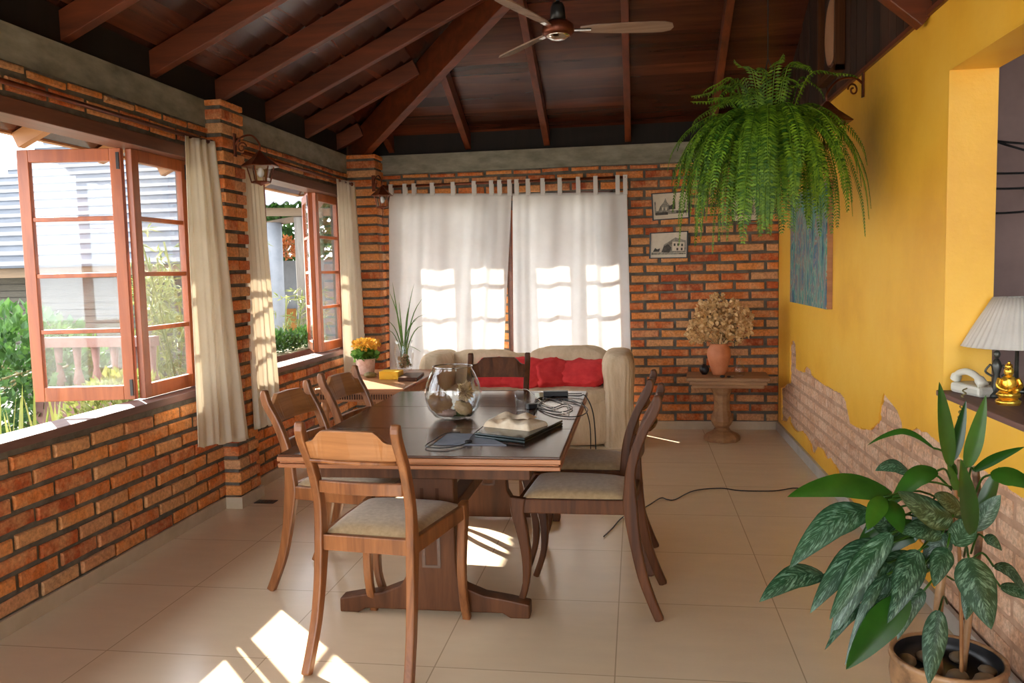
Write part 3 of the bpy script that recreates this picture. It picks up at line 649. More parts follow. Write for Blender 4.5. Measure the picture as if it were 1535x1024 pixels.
# ------------------------------------------------------------------ dining chairs
def make_chair(dark=False):
    cw = 'chair_dark' if dark else 'chair_wood'
    r_ = bpy.data.objects.new('dining_chair', None); r_.empty_display_size = .05; link(r_)
    prof = [(-.098,.848), (-.100,.822), (-.086,.78), (-.052,.72), (-.020,.64), (.0,.56), (.004,.49), (.004,.43), (-.004,.36), (-.018,.27), (-.042,.16), (-.078,.06), (-.104,0)]
    wdt = [.020,.034,.034,.034,.036,.038,.046,.056,.050,.042,.038,.035,.034]
    lat = [.167,.167,.167,.166,.165,.165,.165,.165,.166,.168,.172,.178,.182]
    for s_ in (-1, 1):
        pts = curve([(s_*lat[i], prof[i][0], prof[i][1]) for i in range(13)], 3)
        w_ = [wdt[min(12, int(k/3))]*(1-(k%3)/3) + wdt[min(12, int(k/3)+1)]*((k%3)/3) for k in range(len(pts))]
        mb = MB().sweep(pts, [(.030, q) for q in w_]); mb.build('back_post', cw, r_, bevel=.007, local=True)
        fp = curve([(s_*.192,.425,.455), (s_*.192,.428,.40), (s_*.192,.412,.32), (s_*.192,.398,.22), (s_*.192,.402,.12), (s_*.192,.425,.04), (s_*.192,.440,0)], 3)
        fw = [.062 - .036*min(1, i/12) for i in range(len(fp))]
        MB().sweep(fp, [(.032, q) for q in fw]).build('front_leg', cw, r_, bevel=.006, local=True)
    # crest rail: raised middle, hollow shoulders, slightly bowed
    up_ = [(-.155,.782), (-.135,.785), (-.122,.792), (-.104,.812), (-.09,.822), (0,.824), (.09,.822), (.104,.812), (.122,.792), (.135,.785), (.155,.782)]
    mb = MB(); n_ = len(up_)
    def bow(x): return -.086 - .018*(1-(x/.155)**2)
    va = [[mb.bm.verts.new((x, bow(x)+.034*(0 if k else 0)+dy + (.034 if z < .75 else 0), z)) for x, z in ((x, z_) if k else (x, .712) for x, z_ in up_)] for dy in (-.011, .011) for k in (0, 1)]
    bl_, tl_, bf_, tf_ = va[0], va[1], va[2], va[3]
    for i in range(n_-1):
        mb.face([bl_[i], bl_[i+1], tl_[i+1], tl_[i]]); mb.face([bf_[i], tf_[i], tf_[i+1], bf_[i+1]])
        mb.face([tl_[i], tl_[i+1], tf_[i+1], tf_[i]]); mb.face([bl_[i], bf_[i], bf_[i+1], bl_[i+1]])
    mb.face([bl_[0], tl_[0], tf_[0], bf_[0]]); mb.face([bl_[-1], bf_[-1], tf_[-1], tl_[-1]])
    mb.build('crest_rail', 'chair_crest' if not dark else cw, r_, bevel=.003, local=True)
    MB().tube([(x, bow(x)+.018, .712+.004) for x in (-.15,-.07,0,.07,.15)], .007, 8).build('crest_bead', cw, r_, smooth=True, local=True)
    mb = MB(); mb.sweep([(x, -.016-.014*(1-(x/.15)**2), .618) for x in (-.15,-.1,-.05,0,.05,.1,.15)], (.022, .042), Vector((0,1,0))); mb.build('mid_rail', cw, r_, bevel=.004, local=True)
    # seat frame (trapezoid) and drop-in cushion
    mb = MB(); mb.prism([(-.165,-.012,.395), (.165,-.012,.395), (.165,.012,.395), (-.165,.012,.395)], (0,0,.055))
    mb.prism([(-.2,.43,.395), (.2,.43,.395), (.2,.405,.395), (-.2,.405,.395)], (0,0,.055))
    for s_ in (-1, 1): mb.prism([(s_*.175,0,.395), (s_*.205,.425,.395), (s_*.18,.425,.395), (s_*.15,0,.395)], (0,0,.055))
    mb.build('seat_frame', cw, r_, bevel=.004, local=True)
    def top(u, v):
        x = (u*2-1); hw = .158 + (.192-.158)*v; e = (1-abs(x)**4)*(1-abs(2*v-1)**4)
        return Vector((x*hw, .012+.405*v, .447 + .034*max(e, 0)**.5))
    mb = MB().grid(top, 16, 16)
    rim = [e for e in mb.bm.edges if e.is_boundary]; ex = bmesh.ops.extrude_edge_only(mb.bm, edges=rim)
    for v_ in ex['geom']:
        if isinstance(v_, bmesh.types.BMVert): v_.co.z = .425
    mb.build('seat', 'seat', r_, smooth=True, local=True)
    return r_
ch_light = make_chair(False); ch_dark = make_chair(True)
def put(o, x, y, head, label):
    """rear edge middle at x, y; head = facing direction vector"""
    o.location = (x, y, 0); o.rotation_euler = (0,0, math.atan2(head[1], head[0]) - math.pi/2)
    props(o, label, 'chair', 'dining chairs around the table')
put(ch_light, .985, -.02, (.055,.435), 'brown wooden dining chair in front, back turned, nearest in the photo')
c2 = copy_tree(ch_light); put(c2, .475, .76, (.98,-.14), 'brown wooden dining chair on the left side of the table, nearer one')
c3 = copy_tree(ch_light); put(c3, .50, 1.32, (.98,-.16), 'brown wooden dining chair on the left side of the table, farther one by the curtains')
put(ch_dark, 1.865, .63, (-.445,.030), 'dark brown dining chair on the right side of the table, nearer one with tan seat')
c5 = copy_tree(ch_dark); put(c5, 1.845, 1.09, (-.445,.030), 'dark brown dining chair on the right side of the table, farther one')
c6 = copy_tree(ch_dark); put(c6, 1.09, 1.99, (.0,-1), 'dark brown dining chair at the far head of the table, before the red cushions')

V = Vector
def PT(pts, **k): return [P(x, y, **k) for x, y in pts]
# ------------------------------------------------------------------ loveseat and cushions
so = thing('loveseat', 'cream slipcovered loveseat under the back window', 'sofa', (1.03, 3.75, 0))
def drape(mb, x0, x1, y0, y1, z0, z1, p=5, amp=.03, seed=0, nu=40, nv=24, fold=.008):
    mb.blob(((x0+x1)/2,(y0+y1)/2,(z0+z1)/2), (x1-x0,y1-y0,z1-z0), p, nu, nv, amp=amp, fr=3, seed=seed)
mb = MB(); drape(mb, .34, 1.72, 3.45, 4.03, .0, .40, 8, .01); mb.build('seat_base', 'slip', so, smooth=True)
mb = MB(); drape(mb, .36, 1.05, 3.44, 3.95, .30, .44, 4, .04, 3); mb.build('seat_cushion', 'slip', so, smooth=True)
mb = MB(); drape(mb, 1.03, 1.70, 3.44, 3.95, .30, .44, 4, .04, 5); mb.build('seat_cushion', 'slip', so, smooth=True)
mb = MB(); drape(mb, .26, 1.80, 3.86, 4.08, .02, .655, 6, .03, 7, 60, 24); mb.build('back', 'slip', so, smooth=True)
mb = MB(); drape(mb, .36, 1.0, 3.76, 3.98, .36, .70, 3.2, .06, 9); mb.build('back_cushion', 'slip', so, smooth=True)
mb = MB(); drape(mb, 1.02, 1.70, 3.76, 3.98, .36, .725, 3.2, .06, 12); mb.build('back_cushion', 'slip', so, smooth=True)
for (x0, x1, sd_) in ((.22, .44, 2), (1.625, 1.845, 4)):
    def arm(u, v):
        th = 2*math.pi*u; z = .0 + .70*v
        g = lambda c_, e: math.copysign(abs(c_)**e, c_)
        cz = 1 if v < .78 else math.sqrt(max(0, 1-((v-.78)/.22)**2.2))
        bul = 1 + .10*math.exp(-((v-.82)/.14)**2) + .05*(1-v)
        rx_, ry_ = (x1-x0)/2*bul*cz**.8, .31*cz**.5
        f_ = .007*math.sin(th*22 + 3*noise.noise(V((u*9, v*2, sd_))))*(1-v)**.6 + .012*noise.noise(V((u*6, v*5, sd_)))
        return V(((x0+x1)/2 + g(math.cos(th), .55)*(rx_+f_*cz), 3.745 + g(math.sin(th), .55)*(ry_+f_*cz), z if v < .78 else .546+.154*math.sin((v-.78)/.22*math.pi/2)))
    MB().grid(arm, 90, 36).build('arm', 'slip', so, smooth=True)
for (x, wz, rt, tl, lb) in ((.79, .30, .12, .5, 'red cushion on the loveseat, leftmost, half behind the chair back'), (1.00, .36, -.06, .62, 'large red cushion on the loveseat behind the chair back'),
                          (1.235, .28, .35, .8, 'red cushion in the middle of the loveseat, tucked behind the right one'), (1.46, .36, -.22, .95, 'plump red cushion at the right end of the loveseat')):
    mb = MB(); rot = Matrix.Rotation(rt, 3, 'Z') @ Matrix.Rotation(-tl, 3, 'X')
    mb.blob((0,0,0), (wz*1.06, .13, .27), 3.2, 40, 24, rot, .16, 3.2, seed=x*9)
    for v_ in mb.bm.verts: v_.co += V((x, 3.66 + (.02 if x > 1.2 else 0), .525))
    props(mb.build('cushion', 'red', smooth=True), lb, 'cushion', 'red cushions on the loveseat')
# ------------------------------------------------------------------ side table in the corner
st_ = thing('side_table', 'carved reddish wooden side table between curtain and loveseat', 'table', (.13, 2.88, 0))
MB().bx(-.15, .43, 2.36, 3.40, .575, .60).build('tabletop', 'side_wood', st_, bevel=.006)
MB().bx(-.13, .41, 2.38, 3.38, .515, .575).build('apron', 'side_wood', st_, bevel=.002)
mb = MB(); x = -.12
while x < .40: mb.bx(x, x+.008, 2.372, 2.381, .53, .562); x += .016
mb.build('carved_band', 'chair_dark', st_)
for x in (-.10, .38):
    for y in (2.41, 3.35): MB().lathe([(0,0),(.018,0),(.022,.03),(.014,.06),(.022,.14),(.026,.3),(.018,.42),(.026,.45),(.026,.52),(0,.52)], (x,y,0), 14).build('leg', 'side_wood', st_, smooth=True)
pot = thing('flower_pot', 'pinkish pot of small yellow flowers on the corner side table', 'potted plant', (-.06, 3.10, .60))
MB().lathe([(0,.005),(.055,.005),(.062,.02),(.070,.11),(.075,.118),(.068,.12),(.06,.10),(0,.095)], (-.06,3.10,.596), 24).build('pot', 'pink_pot', pot, smooth=True)
def scatter(mb, c, rad, n, size, flat=1, up=0, shell=.0, uvs=False):
    c = V(c)
    for _ in range(n):
        while True:
            q = V((U(-1,1),U(-1,1),U(-1,1)))
            if shell < q.length < 1: break
        p = c + V((q.x*rad[0], q.y*rad[1], q.z*rad[2])); d = (q + V((U(-.7,.7),U(-.7,.7),U(-.4,.9)+up))).normalized(); sd_ = d.cross(V((U(-1,1),U(-1,1),U(-1,1)))).normalized(); s_ = size*U(.6,1.3)
        a = p; b = p+d*s_*.5+sd_*s_*.3*flat; e = p+d*s_; f_ = p+d*s_*.5-sd_*s_*.3*flat + d.cross(sd_)*s_*.1
        mb.face([mb.bm.verts.new(q_) for q_ in (a,b,e,f_)])
    return mb
scatter(MB(), (-.06,3.10,.745), (.075,.075,.03), 260, .045, 1.5).build('leaves', 'garden', pot)
scatter(MB(), (-.055,3.10,.815), (.095,.09,.038), 520, .022, 1.8).build('flowers', 'petal', pot)
VX = P(606,540,Y=3.30).x
va = thing('glass_vase', 'clear glass vase of pebbles and long grass blades on the corner side table', 'vase', (VX, 3.30, .60))
MB().lathe([(0,.003),(.05,.003),(.062,.03),(.07,.10),(.072,.16),(.058,.20),(.066,.225),(.064,.225),(.055,.20),(.068,.16),(.066,.10),(.058,.03),(0,.012)], (VX,3.30,.60), 28).build('glass_body', 'glass', va, smooth=True)
mb = MB()
for i in range(90):
    a_, r_ = U(0,6.28), U(0,.045); mb.blob((VX+r_*math.cos(a_), 3.30+r_*math.sin(a_), .62+U(0,.10)), (U(.012,.022),)*3, 2, 6, 5)
mb.build('gravel', 'shell_tan', va, smooth=True)
mb = MB()
for bx_, by_, tx_, ty_, w_ in ((603,520,588,422,.012),(605,520,583,436,.011),(607,520,621,424,.010),(609,522,634,446,.011),(611,522,646,488,.010),(608,520,640,470,.009),(602,522,578,478,.009),(600,525,575,492,.007),(604,518,598,450,.012),(607,518,612,460,.012),(610,525,632,528,.008),(606,520,626,478,.011)):
    a_, b_ = P(bx_, by_, Y=3.30), P(tx_, ty_, Y=3.30+U(-.06,.06)); m_ = a_.lerp(b_, .55) + V((0,U(-.03,.03),.03*abs(b_.x-a_.x)/.1))
    m_.x = a_.x + (b_.x-a_.x)*.38
    mb.leaf(curve([a_-V((0,0,.12)), a_, m_, b_], 3), w_, V((1,.2,0)), V((0,-1,.3)), shape=lambda t: 1-t**3, seg=10)
mb.build('blades', 'grass', va, smooth=True)
props(MB().bx(.135,.27,2.80,2.93,.60,.655).build('yellow_box', 'book_yellow', bevel=.003), 'small yellow box on the corner side table', 'box')
b1 = MB().box((.345,2.86,.612), (.13,.30,.024), Matrix.Rotation(.10,3,'Z')); props(b1.build('wooden_tray', 'chair_dark', bevel=.003), 'flat dark wooden tray at the right edge of the corner side table', 'tray')
props(MB().blob((.03,2.93,.618), (.09,.07,.04), 2, 18, 12, Matrix.Rotation(.4,3,'Z'), .3, 3).build('driftwood', 'stem', smooth=True), 'small brown driftwood piece left of the yellow box', 'ornament')
# ------------------------------------------------------------------ pedestal table and what stands on it
pd = thing('pedestal_table', 'rustic wooden pedestal table with thick top before the back wall', 'table', (2.53, 3.76, 0))
rot = Matrix.Rotation(-.07, 3, 'Z')
mb = MB(); mb.box((2.55,3.76,.487), (.60,.40,.026), rot).box((2.55,3.76,.46), (.56,.36,.03), rot); mb.build('tabletop', 'pedestal', pd, bevel=.008)
MB().box((2.55,3.76,.432), (.52,.32,.03), rot).build('moulding', 'pedestal', pd, bevel=.01)
MB().lathe([(0,.42),(.085,.42),(.075,.38),(.062,.35),(.058,.27),(.062,.23),(.078,.19),(.082,.155),(.068,.12),(.05,.10),(.064,.085),(.058,.07),(0,.07)], (2.51,3.76,0), 12).build('column', 'pedestal', pd)
MB().lathe([(0,0),(.135,0),(.138,.03),(.115,.055),(.07,.075),(.06,.085),(0,.085)], (2.51,3.76,0), 8).build('foot', 'pedestal', pd, bevel=.005)
vx, vy, vz = 2.49, 3.76, .50
cv = thing('clay_vase', 'terracotta vase of dried tan hydrangeas on the pedestal table', 'vase', (vx, vy, vz))
MB().lathe([(0,.002),(.045,.002),(.052,.02),(.075,.09),(.088,.15),(.084,.195),(.066,.225),(.068,.24),(.06,.24),(.058,.225),(.07,.19),(0,.17)], (vx,vy,vz), 30).build('vase_body', 'terracotta', cv, smooth=True)
mb = MB()
for (dx, dz, r_) in ((-.01,.42,.11),(-.12,.36,.095),(.11,.38,.10),(-.17,.31,.07),(.18,.43,.065),(.0,.32,.09),(-.08,.47,.09),(.09,.48,.08),(-.01,.55,.06),(.20,.35,.055),(.13,.27,.05),(-.09,.42,.07),(.0,.38,.11)):
    c_ = (vx+dx*.95, vy+U(-.05,.05), vz+dz)
    scatter(mb, c_, (r_,r_,r_), int(190*(r_/.08)**2), .030, 2.0, shell=.5)
mb.build('dried_flowers', 'dry', cv)
mb = MB()
for (dx, dz) in ((-.01,.4),(-.1,.3),(.09,.33),(.17,.38),(-.15,.27),(.05,.45),(.13,.25)): mb.tube(curve([(vx,vy,vz+.19),(vx+dx*.4,vy,vz+.25),(vx+dx,vy,vz+dz)], 4), .003, 5)
mb.build('stems', 'stem', cv)
props(MB().lathe([(0,0),(.018,0),(.036,.025),(.038,.045),(.025,.068),(.014,.072),(.014,.08),(0,.08)], (2.385,3.80,.50), 18).build('round_jar', 'black', smooth=True), 'small round black jar left of the terracotta vase', 'jar')
de = thing('decanter', 'small clear glass decanter with stopper on the pedestal table', 'decanter', (2.635,3.72,.50))
MB().lathe([(0,.002),(.035,.002),(.045,.03),(.04,.06),(.016,.09),(.014,.12),(.02,.125),(.012,.12),(.013,.09),(.036,.058),(.04,.03),(0,.010)], (2.635,3.72,.50), 22).build('glass_body', 'glass', de, smooth=True)
MB().blob((2.635,3.72,.645), (.024,.024,.04), 2, 12, 8).build('stopper', 'glass', de, smooth=True)
for i, (x, y, r_, mm, lb) in enumerate(((2.50,3.60,.020,'black','dark polished stone in front of the terracotta vase, left of two'), (2.545,3.605,.015,'black','small dark stone in front of the terracotta vase, right of two'), (2.575,3.64,.013,'shell_tan','tiny tan shell between terracotta vase and decanter'))):
    props(MB().blob((x,y,.50+r_*.5), (r_*2,r_*1.6,r_), 2, 14, 8).build('stone' if mm == 'black' else 'seashell', mm, smooth=True), lb, 'stone' if mm == 'black' else 'shell')
# ------------------------------------------------------------------ pictures and painting
def picture(q, lb, polys):
    y = YB-.030; pts = PT(q, Y=y); c = sum(pts, V())/4; o_ = thing('framed_picture', lb, 'picture', (c.x, YB-.02, min(p.z for p in pts)), 0, 'black framed photographs on the back wall')
    e = (0,.02,0); mb = MB(); n_ = 4; ins = [p.lerp(c, .075) for p in pts]
    for i in range(4): mb.prism([pts[i], pts[(i+1)%4], ins[(i+1)%4], ins[i]], (0,.016,0))
    mb.build('frame', 'black', o_, bevel=.001)
    mb = MB(); mb.prism([p + V((0,.008,0)) for p in ins], (0,.006,0), 0)
    bl = lambda u, v: (ins[3].lerp(ins[2], u)).lerp(ins[0].lerp(ins[1], u), v) + V((0,.0065,0))
    for k_, (mi, pl) in enumerate(polys): mb.prism([bl(u, v) - V((0,.0007*(k_+1),0)) for u, v in pl], (0,.001+.0007*(k_+1),0), mi)
    mb.build('print', ['print', 'ink', 'grey_ink'], o_)
rct = lambda a, b, c, d: [(a,b),(c,b),(c,d),(a,d)]
picture([(976,290),(1033,286),(1034,327),(978,331)], 'framed black and white view of buildings with a spire, upper left picture',
  [(2,[(.04,.18),(.96,.18),(.96,.30),(.04,.33)]),(1,rct(.06,.16,.42,.27)),(1,rct(.66,.20,.95,.28)),(2,[(.14,.3),(.48,.3),(.48,.52),(.40,.66),(.36,.82),(.31,.66),(.2,.5)]),(1,[(.44,.36),(.64,.36),(.64,.62),(.60,.74),(.56,.56),(.44,.48)]),(0,rct(.25,.34,.29,.46)),(0,rct(.35,.34,.39,.46)),(2,rct(.04,.28,.08,.7)),(2,rct(.74,.36,.78,.66)),(2,rct(.90,.36,.93,.6))])
picture([(974,349),(1032,346),(1031,387),(973,388)], 'framed black and white view of a two-storey house, lower left picture',
  [(2,[(.02,.22),(.98,.18),(.98,.12),(.02,.12)]),(2,[(.36,.2),(.98,.2),(.98,.66),(.68,.80),(.36,.52)]),(0,[(.60,.26),(.94,.26),(.94,.60),(.60,.64)]),(1,rct(.64,.46,.69,.56)),(1,rct(.74,.46,.79,.56)),(1,rct(.85,.44,.90,.54)),(1,rct(.72,.28,.77,.38)),(1,rct(.84,.28,.89,.38)),(1,[(.30,.22),(.52,.2),(.58,.4),(.48,.54),(.36,.46)]),(1,[(.06,.24),(.24,.24),(.26,.38),(.18,.34),(.12,.40)])])
picture([(1097,292),(1136,290),(1136,331),(1097,333)], 'framed picture on the back wall half hidden behind the hanging fern',
  [(2,[(.1,.2),(.9,.2),(.9,.6),(.5,.75),(.1,.5)]),(1,rct(.2,.2,.4,.4))])
pa = thing('painting', 'abstract teal and blue streaked canvas on the yellow wall', 'painting', (XR-.02, 2.93, 1.055))
MB().bx(XR-.032, XR-.001, 2.375, 3.50, 1.055, 1.79).build('canvas_panel', 'side_wood', pa); MB().bx(XR-.037, XR-.032, 2.375, 3.50, 1.055, 1.79).build('painted_face', 'canvas', pa)
# oval mirror in its wooden frame, on the dark panelling
mi_ = thing('oval_mirror', 'wooden rectangular frame with a pale oval mirror on the dark panelling', 'mirror', (XR-.03, 2.36, 2.345))
my0, my1, mz0, mz1 = 2.13, 2.58, 2.345, 3.0
mb = MB(); xx0, xx1 = XR-.055, XR-.002
mb.bx(xx0, xx1, my0, my0+.035, mz0, mz1).bx(xx0, xx1, my1-.035, my1, mz0, mz1).bx(xx0, xx1, my0, my1, mz0, mz0+.035).bx(xx0, xx1, my0, my1, mz1-.035, mz1)
mb.build('frame', 'chair_dark', mi_, bevel=.004)
MB().bx(XR-.02, XR-.003, my0+.03, my1-.03, mz0+.03, mz1-.03).build('backboard', 'panel', mi_)
yc_, zc_ = 2.345, 2.60
def oval(x, a_, b_, n_=36): return [(x, yc_+a_*math.cos(t), zc_+b_*math.sin(t)) for t in [2*math.pi*i/n_ for i in range(n_)]]
MB().prism(oval(XR-.028,.155,.19), (.008,0,0)).build('oval_rim', 'frame_wood', mi_); MB().prism(oval(XR-.032,.14,.175), (.006,0,0)).build('mirror_glass', 'oval', mi_)
# ------------------------------------------------------------------ lanterns
def lantern(lb, wall, apex, nd, w_, h_, tail=0):
    """iron lantern: plate on the wall, scrolled arm, hood, caged glass"""
    wall, apex, nd = V(wall), V(apex), V(nd).normalized(); o_ = thing('wall_lantern', lb, 'lantern', apex - V((0,0,h_)), 0, 'brown iron lanterns on the walls')
    lat = nd.cross(V((0,0,1)))
    MB().beam(wall-V((0,0,.065)), wall+V((0,0,.065)), .03, .008, up=nd).build('wall_plate', 'iron', o_, bevel=.002)
    pts = curve([wall, wall.lerp(apex,.25)+V((0,0,.05)), wall.lerp(apex,.7)+V((0,0,.075)), apex+V((0,0,.04)), apex], 6)
    mb = MB().tube(pts, .006, 8); c_ = wall.lerp(apex,.28)+V((0,0,-.005)); ax = (apex-wall); ax.z = 0; ax.normalize()
    mb.tube([c_ + ax*math.cos(t)*(.032-.003*t) + V((0,0,1))*math.sin(t)*(.032-.003*t) for t in [k*.35 for k in range(24)]], .0045, 6); mb.build('scroll_arm', 'iron', o_, smooth=True)
    mb = MB(); q = 4
    def ring(r_, z): return [apex + V((math.cos(t)*r_, math.sin(t)*r_, z)) for t in [math.pi/6+2*math.pi*k/6 for k in range(6)]]
    hh = w_*.42; r0_, r1_, r2_ = [[mb.bm.verts.new(p) for p in ring(rr_, zz)] for rr_, zz in ((.008,0),(w_*.22,-hh*.45),(w_*.52,-hh))]
    r3_ = [mb.bm.verts.new(p) for p in ring(w_*.50,-hh-.004)]
    mb.face(r0_[::-1])
    for A, B_ in ((r0_,r1_),(r1_,r2_),(r2_,r3_)):
        for k in range(6): mb.face([A[k],A[(k+1)%6],B_[(k+1)%6],B_[k]])
    mb.face(r3_); mb.build('hood', 'iron', o_)
    t_, b_ = ring(w_*.36,-hh), ring(w_*.25,-h_); mb = MB()
    for k in range(6): mb.tube([t_[k], b_[k]], .004, 5); mb.tube([b_[k], b_[(k+1)%6]], .005, 5); mb.tube([t_[k], t_[(k+1)%6]], .004, 5)
    mb.build('cage', 'iron', o_)
    t_, b_ = ring(w_*.33,-hh-.002), ring(w_*.23,-h_+.004); mb = MB(); a_ = [mb.bm.verts.new(p) for p in t_]; c2_ = [mb.bm.verts.new(p) for p in b_]
    for k in range(6): mb.face([a_[k],a_[(k+1)%6],c2_[(k+1)%6],c2_[k]])
    mb.build('glass_panes', 'glass', o_)
    MB().blob(apex-V((0,0,hh+.035)), (.04,.04,.055), 2, 12, 8).build('bulb', 'white_paint', o_, smooth=True)
    MB().lathe([(0,-.02),(w_*.08,-.012),(w_*.24,0),(w_*.24,.005),(0,.005)], apex-V((0,0,h_)), 6).build('base', 'iron', o_)
    if tail: MB().tube([apex-V((0,0,h_+.01)), apex-V((0,0,h_+tail))], .0025, 5).build('pull_cord', 'iron', o_)
a1 = P(389,226,X=-.20); lantern('brown iron lantern on the near brick pillar, top left', (-.358,1.87,2.065), a1, (1,0,0), .205, .175)
a2 = P(572,279,Y=3.82); lantern('brown iron lantern on the corner brick pillar beside the white curtain', (P(560,275,Y=3.985)), a2, (0,-1,0), .175, .165, .14)
a3 = P(1240,152,X=2.80); lantern('brown iron lantern on the yellow wall, partly behind the fern', (XR-.005, 1.76, 2.19), a3, (-1,0,0), .24, .21)
# ------------------------------------------------------------------ ceiling fan
fc = V((1.542, 1.25, 2.40)); fan = thing('ceiling_fan', 'three-blade wooden ceiling fan with dark motor hanging from the rafters', 'ceiling fan', fc)
MB().tube([fc+V((0,0,.05)), V((fc.x,fc.y,zroof(fc.x,fc.y)+.11))], .008, 10).build('down_rod', 'black', fan, smooth=True)
MB().lathe([(0,.12),(.022,.12),(.032,.10),(.038,.03),(.0,.03)], fc, 20).build('canopy', 'black', fan, smooth=True)
MB().lathe([(0,.04),(.05,.038),(.072,.02),(.074,-.01),(.06,-.026),(0,-.026)], fc, 28).build('motor_housing', 'iron', fan, smooth=True)
MB().lathe([(.0,-.046),(.03,-.042),(.052,-.030),(.058,-.022),(0,-.022)], fc, 28).build('motor_cap', 'chrome', fan, smooth=True)
for az in (8, 128, 248):
    a_ = math.radians(az); d = V((math.cos(a_), math.sin(a_), 0)); s_ = V((-d.y, d.x, 0))*.97-V((0,0,.24)); s_.normalize(); nn = d.cross(s_)
    out = [(.10,.020),(.16,.033),(.30,.042),(.42,.045),(.48,.042),(.515,.028),(.525,.0),(.515,-.028),(.48,-.042),(.42,-.045),(.30,-.042),(.16,-.033),(.10,-.020)]
    bl_ = MB().prism([fc+d*r_+s_*q for r_, q in out], nn*.007).build('blade', 'fan_wood', fan, bevel=.002)
    MB().beam(fc+d*.06, fc+d*.15, .022, .006).build('blade_arm', 'chrome', bl_)
# ------------------------------------------------------------------ hanging fern
fx, fy, fz = 2.50, 1.50, 1.92
fe = thing('hanging_fern', 'lush green fern hanging in a basket from the ceiling', 'potted plant', (fx, fy, fz-.2))
MB().lathe([(0,-.16),(.07,-.16),(.11,-.08),(.13,0),(.12,0),(.10,-.05),(0,-.05)], (fx,fy,fz), 24).build('basket', 'stem', fe, smooth=True)
mb = MB(); ap = V((fx,fy,fz+.36))
for k in range(3): t = k*2.1; mb.tube([ap, V((fx+.125*math.cos(t), fy+.125*math.sin(t), fz))], .002, 5)
mb.tube([ap, V((fx,fy,zroof(fx,fy)+.12))], .003, 6); mb.build('hanging_wire', 'black', fe)
mb = MB()
def frond(mb, base, az, out, rise, drop, n_=30, pin=.05, tw=0):
    d = V((math.cos(az), math.sin(az), 0)); pts = curve([base, base+d*out*.35+V((0,0,rise)), base+d*out*.75+V((0,0,rise-.22*drop)), base+d*out*.98+V((0,0,rise-drop*.62)), base+d*out*1.05+V((0,0,rise-drop))], 5)
    mb.tube(pts, [.0028*(1-.7*i/len(pts)) for i in range(len(pts))], 4, False)
    lens = [0]
    for p, q in zip(pts, pts[1:]): lens.append(lens[-1]+(q-p).length)
    tot = lens[-1]; n_ = int(tot/.0145)
    lat = d.cross(V((0,0,1))); lat = (lat + V((0,0,tw))).normalized()
    for k in range(2, n_):
        s_ = tot*k/n_; i = max(j for j in range(len(lens)) if lens[j] <= s_); i = min(i, len(pts)-2)
        p = pts[i].lerp(pts[i+1], (s_-lens[i])/max(1e-6, lens[i+1]-lens[i])); tan = (pts[i+1]-pts[i]).normalized(); t = k/n_
        ln = pin*(math.sin(math.pi*min(1, t*.86+.12))**.6)*U(.85,1.1)
        for sg in (-1, 1):
            e = (lat*sg + tan*.25 + V((0,0,-.15))).normalized(); wv = tan*.0055
            a_ = p; b_ = p+e*ln*.5+wv; c_ = p+e*ln+V((0,0,-.006)); f_ = p+e*ln*.5-wv
            mb.face([mb.bm.verts.new(q_) for q_ in (a_+wv*.5, b_, c_, f_)])
for k in range(230):
    az = U(0, 6.283); b_ = V((fx+.08*math.cos(az), fy+.08*math.sin(az), fz))
    ty = R()
    if math.cos(az) > .45 and ty < .55 and R() < .6: continue
    if ty < .17: frond(mb, b_, az, U(.10,.34), U(.14,.27), U(-.02,.10), pin=.034, tw=U(-.6,.6))
    elif ty < .55: frond(mb, b_, az, U(.24,.38), U(.03,.12), U(.15,.42), pin=.044, tw=U(-.5,.5))
    else: frond(mb, b_, az, U(.12,.36), U(.02,.10), U(.34,.56), pin=.046, tw=U(-.8,.8))
for (x, y) in ((1065,382),(1150,352),(1288,260),(1300,262),(1040,235),(1035,220),(1060,330)):
    q = P(x, y, Y=fy-.03); dx = q.x-fx; az = 0 if dx > 0 else math.pi
    frond(mb, V((fx,fy,fz)), az+U(-.25,.25), abs(dx)*.95, .08 if y > 300 else .12, .08+fz-q.z, pin=.045, tw=U(-.5,.5))
mb.build('fronds', 'fern', fe)
# ------------------------------------------------------------------ big leafy pot plant
px_, py_ = 2.735, -.20; RP = .148
pp = thing('leafy_pot_plant', 'tall plant with silver-patterned leaves in a round glazed pot, bottom right', 'potted plant', (px_, py_, 0))
MB().lathe([(0,0),(.10,0),(.118,.02),(.142,.09),(.150,.15),(.146,.185),(.152,.20),(.150,.212),(.140,.212),(.136,.19),(.135,.15),(0,.15)], (px_,py_,0), 44).build('pot', 'pot_out', pp, smooth=True)
MB().lathe([(.136,.208),(.1335,.19),(.131,.158),(0,.158)], (px_,py_,0), 44).build('soil_liner', 'black', pp, smooth=True)
crown = [P(1415,840,Y=-.22), P(1440,820,Y=-.16), P(1452,760,Y=-.18)]
mb = MB()
mb.tube(curve([(px_-.03,py_,.13), (px_-.035,py_-.01,.26), P(1412,860,Y=-.2), P(1432,740,Y=-.19), P(1440,690,Y=-.19)], 5), [.022,.022,.021,.019,.017,.015,.014,.013,.013,.012,.012,.012,.011,.011,.010,.010,.009,.009,.008,.008,.008], 10)
mb.tube(curve([(px_+.045,py_+.02,.13), P(1455,900,Y=-.16), P(1468,800,Y=-.15), P(1462,700,Y=-.15)], 5), .010, 10)
mb.build('trunk', 'pot_out', pp, smooth=True)
mb = MB(); mb.tube(curve([(px_+.02,py_-.05,.13), P(1440,880,Y=-.25), P(1436,800,Y=-.24), (P(1432,735,Y=-.22))], 4), .005, 6); mb.build('support_stick', 'eave_wood', pp)
ls, lp, pt = MB(), MB(), MB()
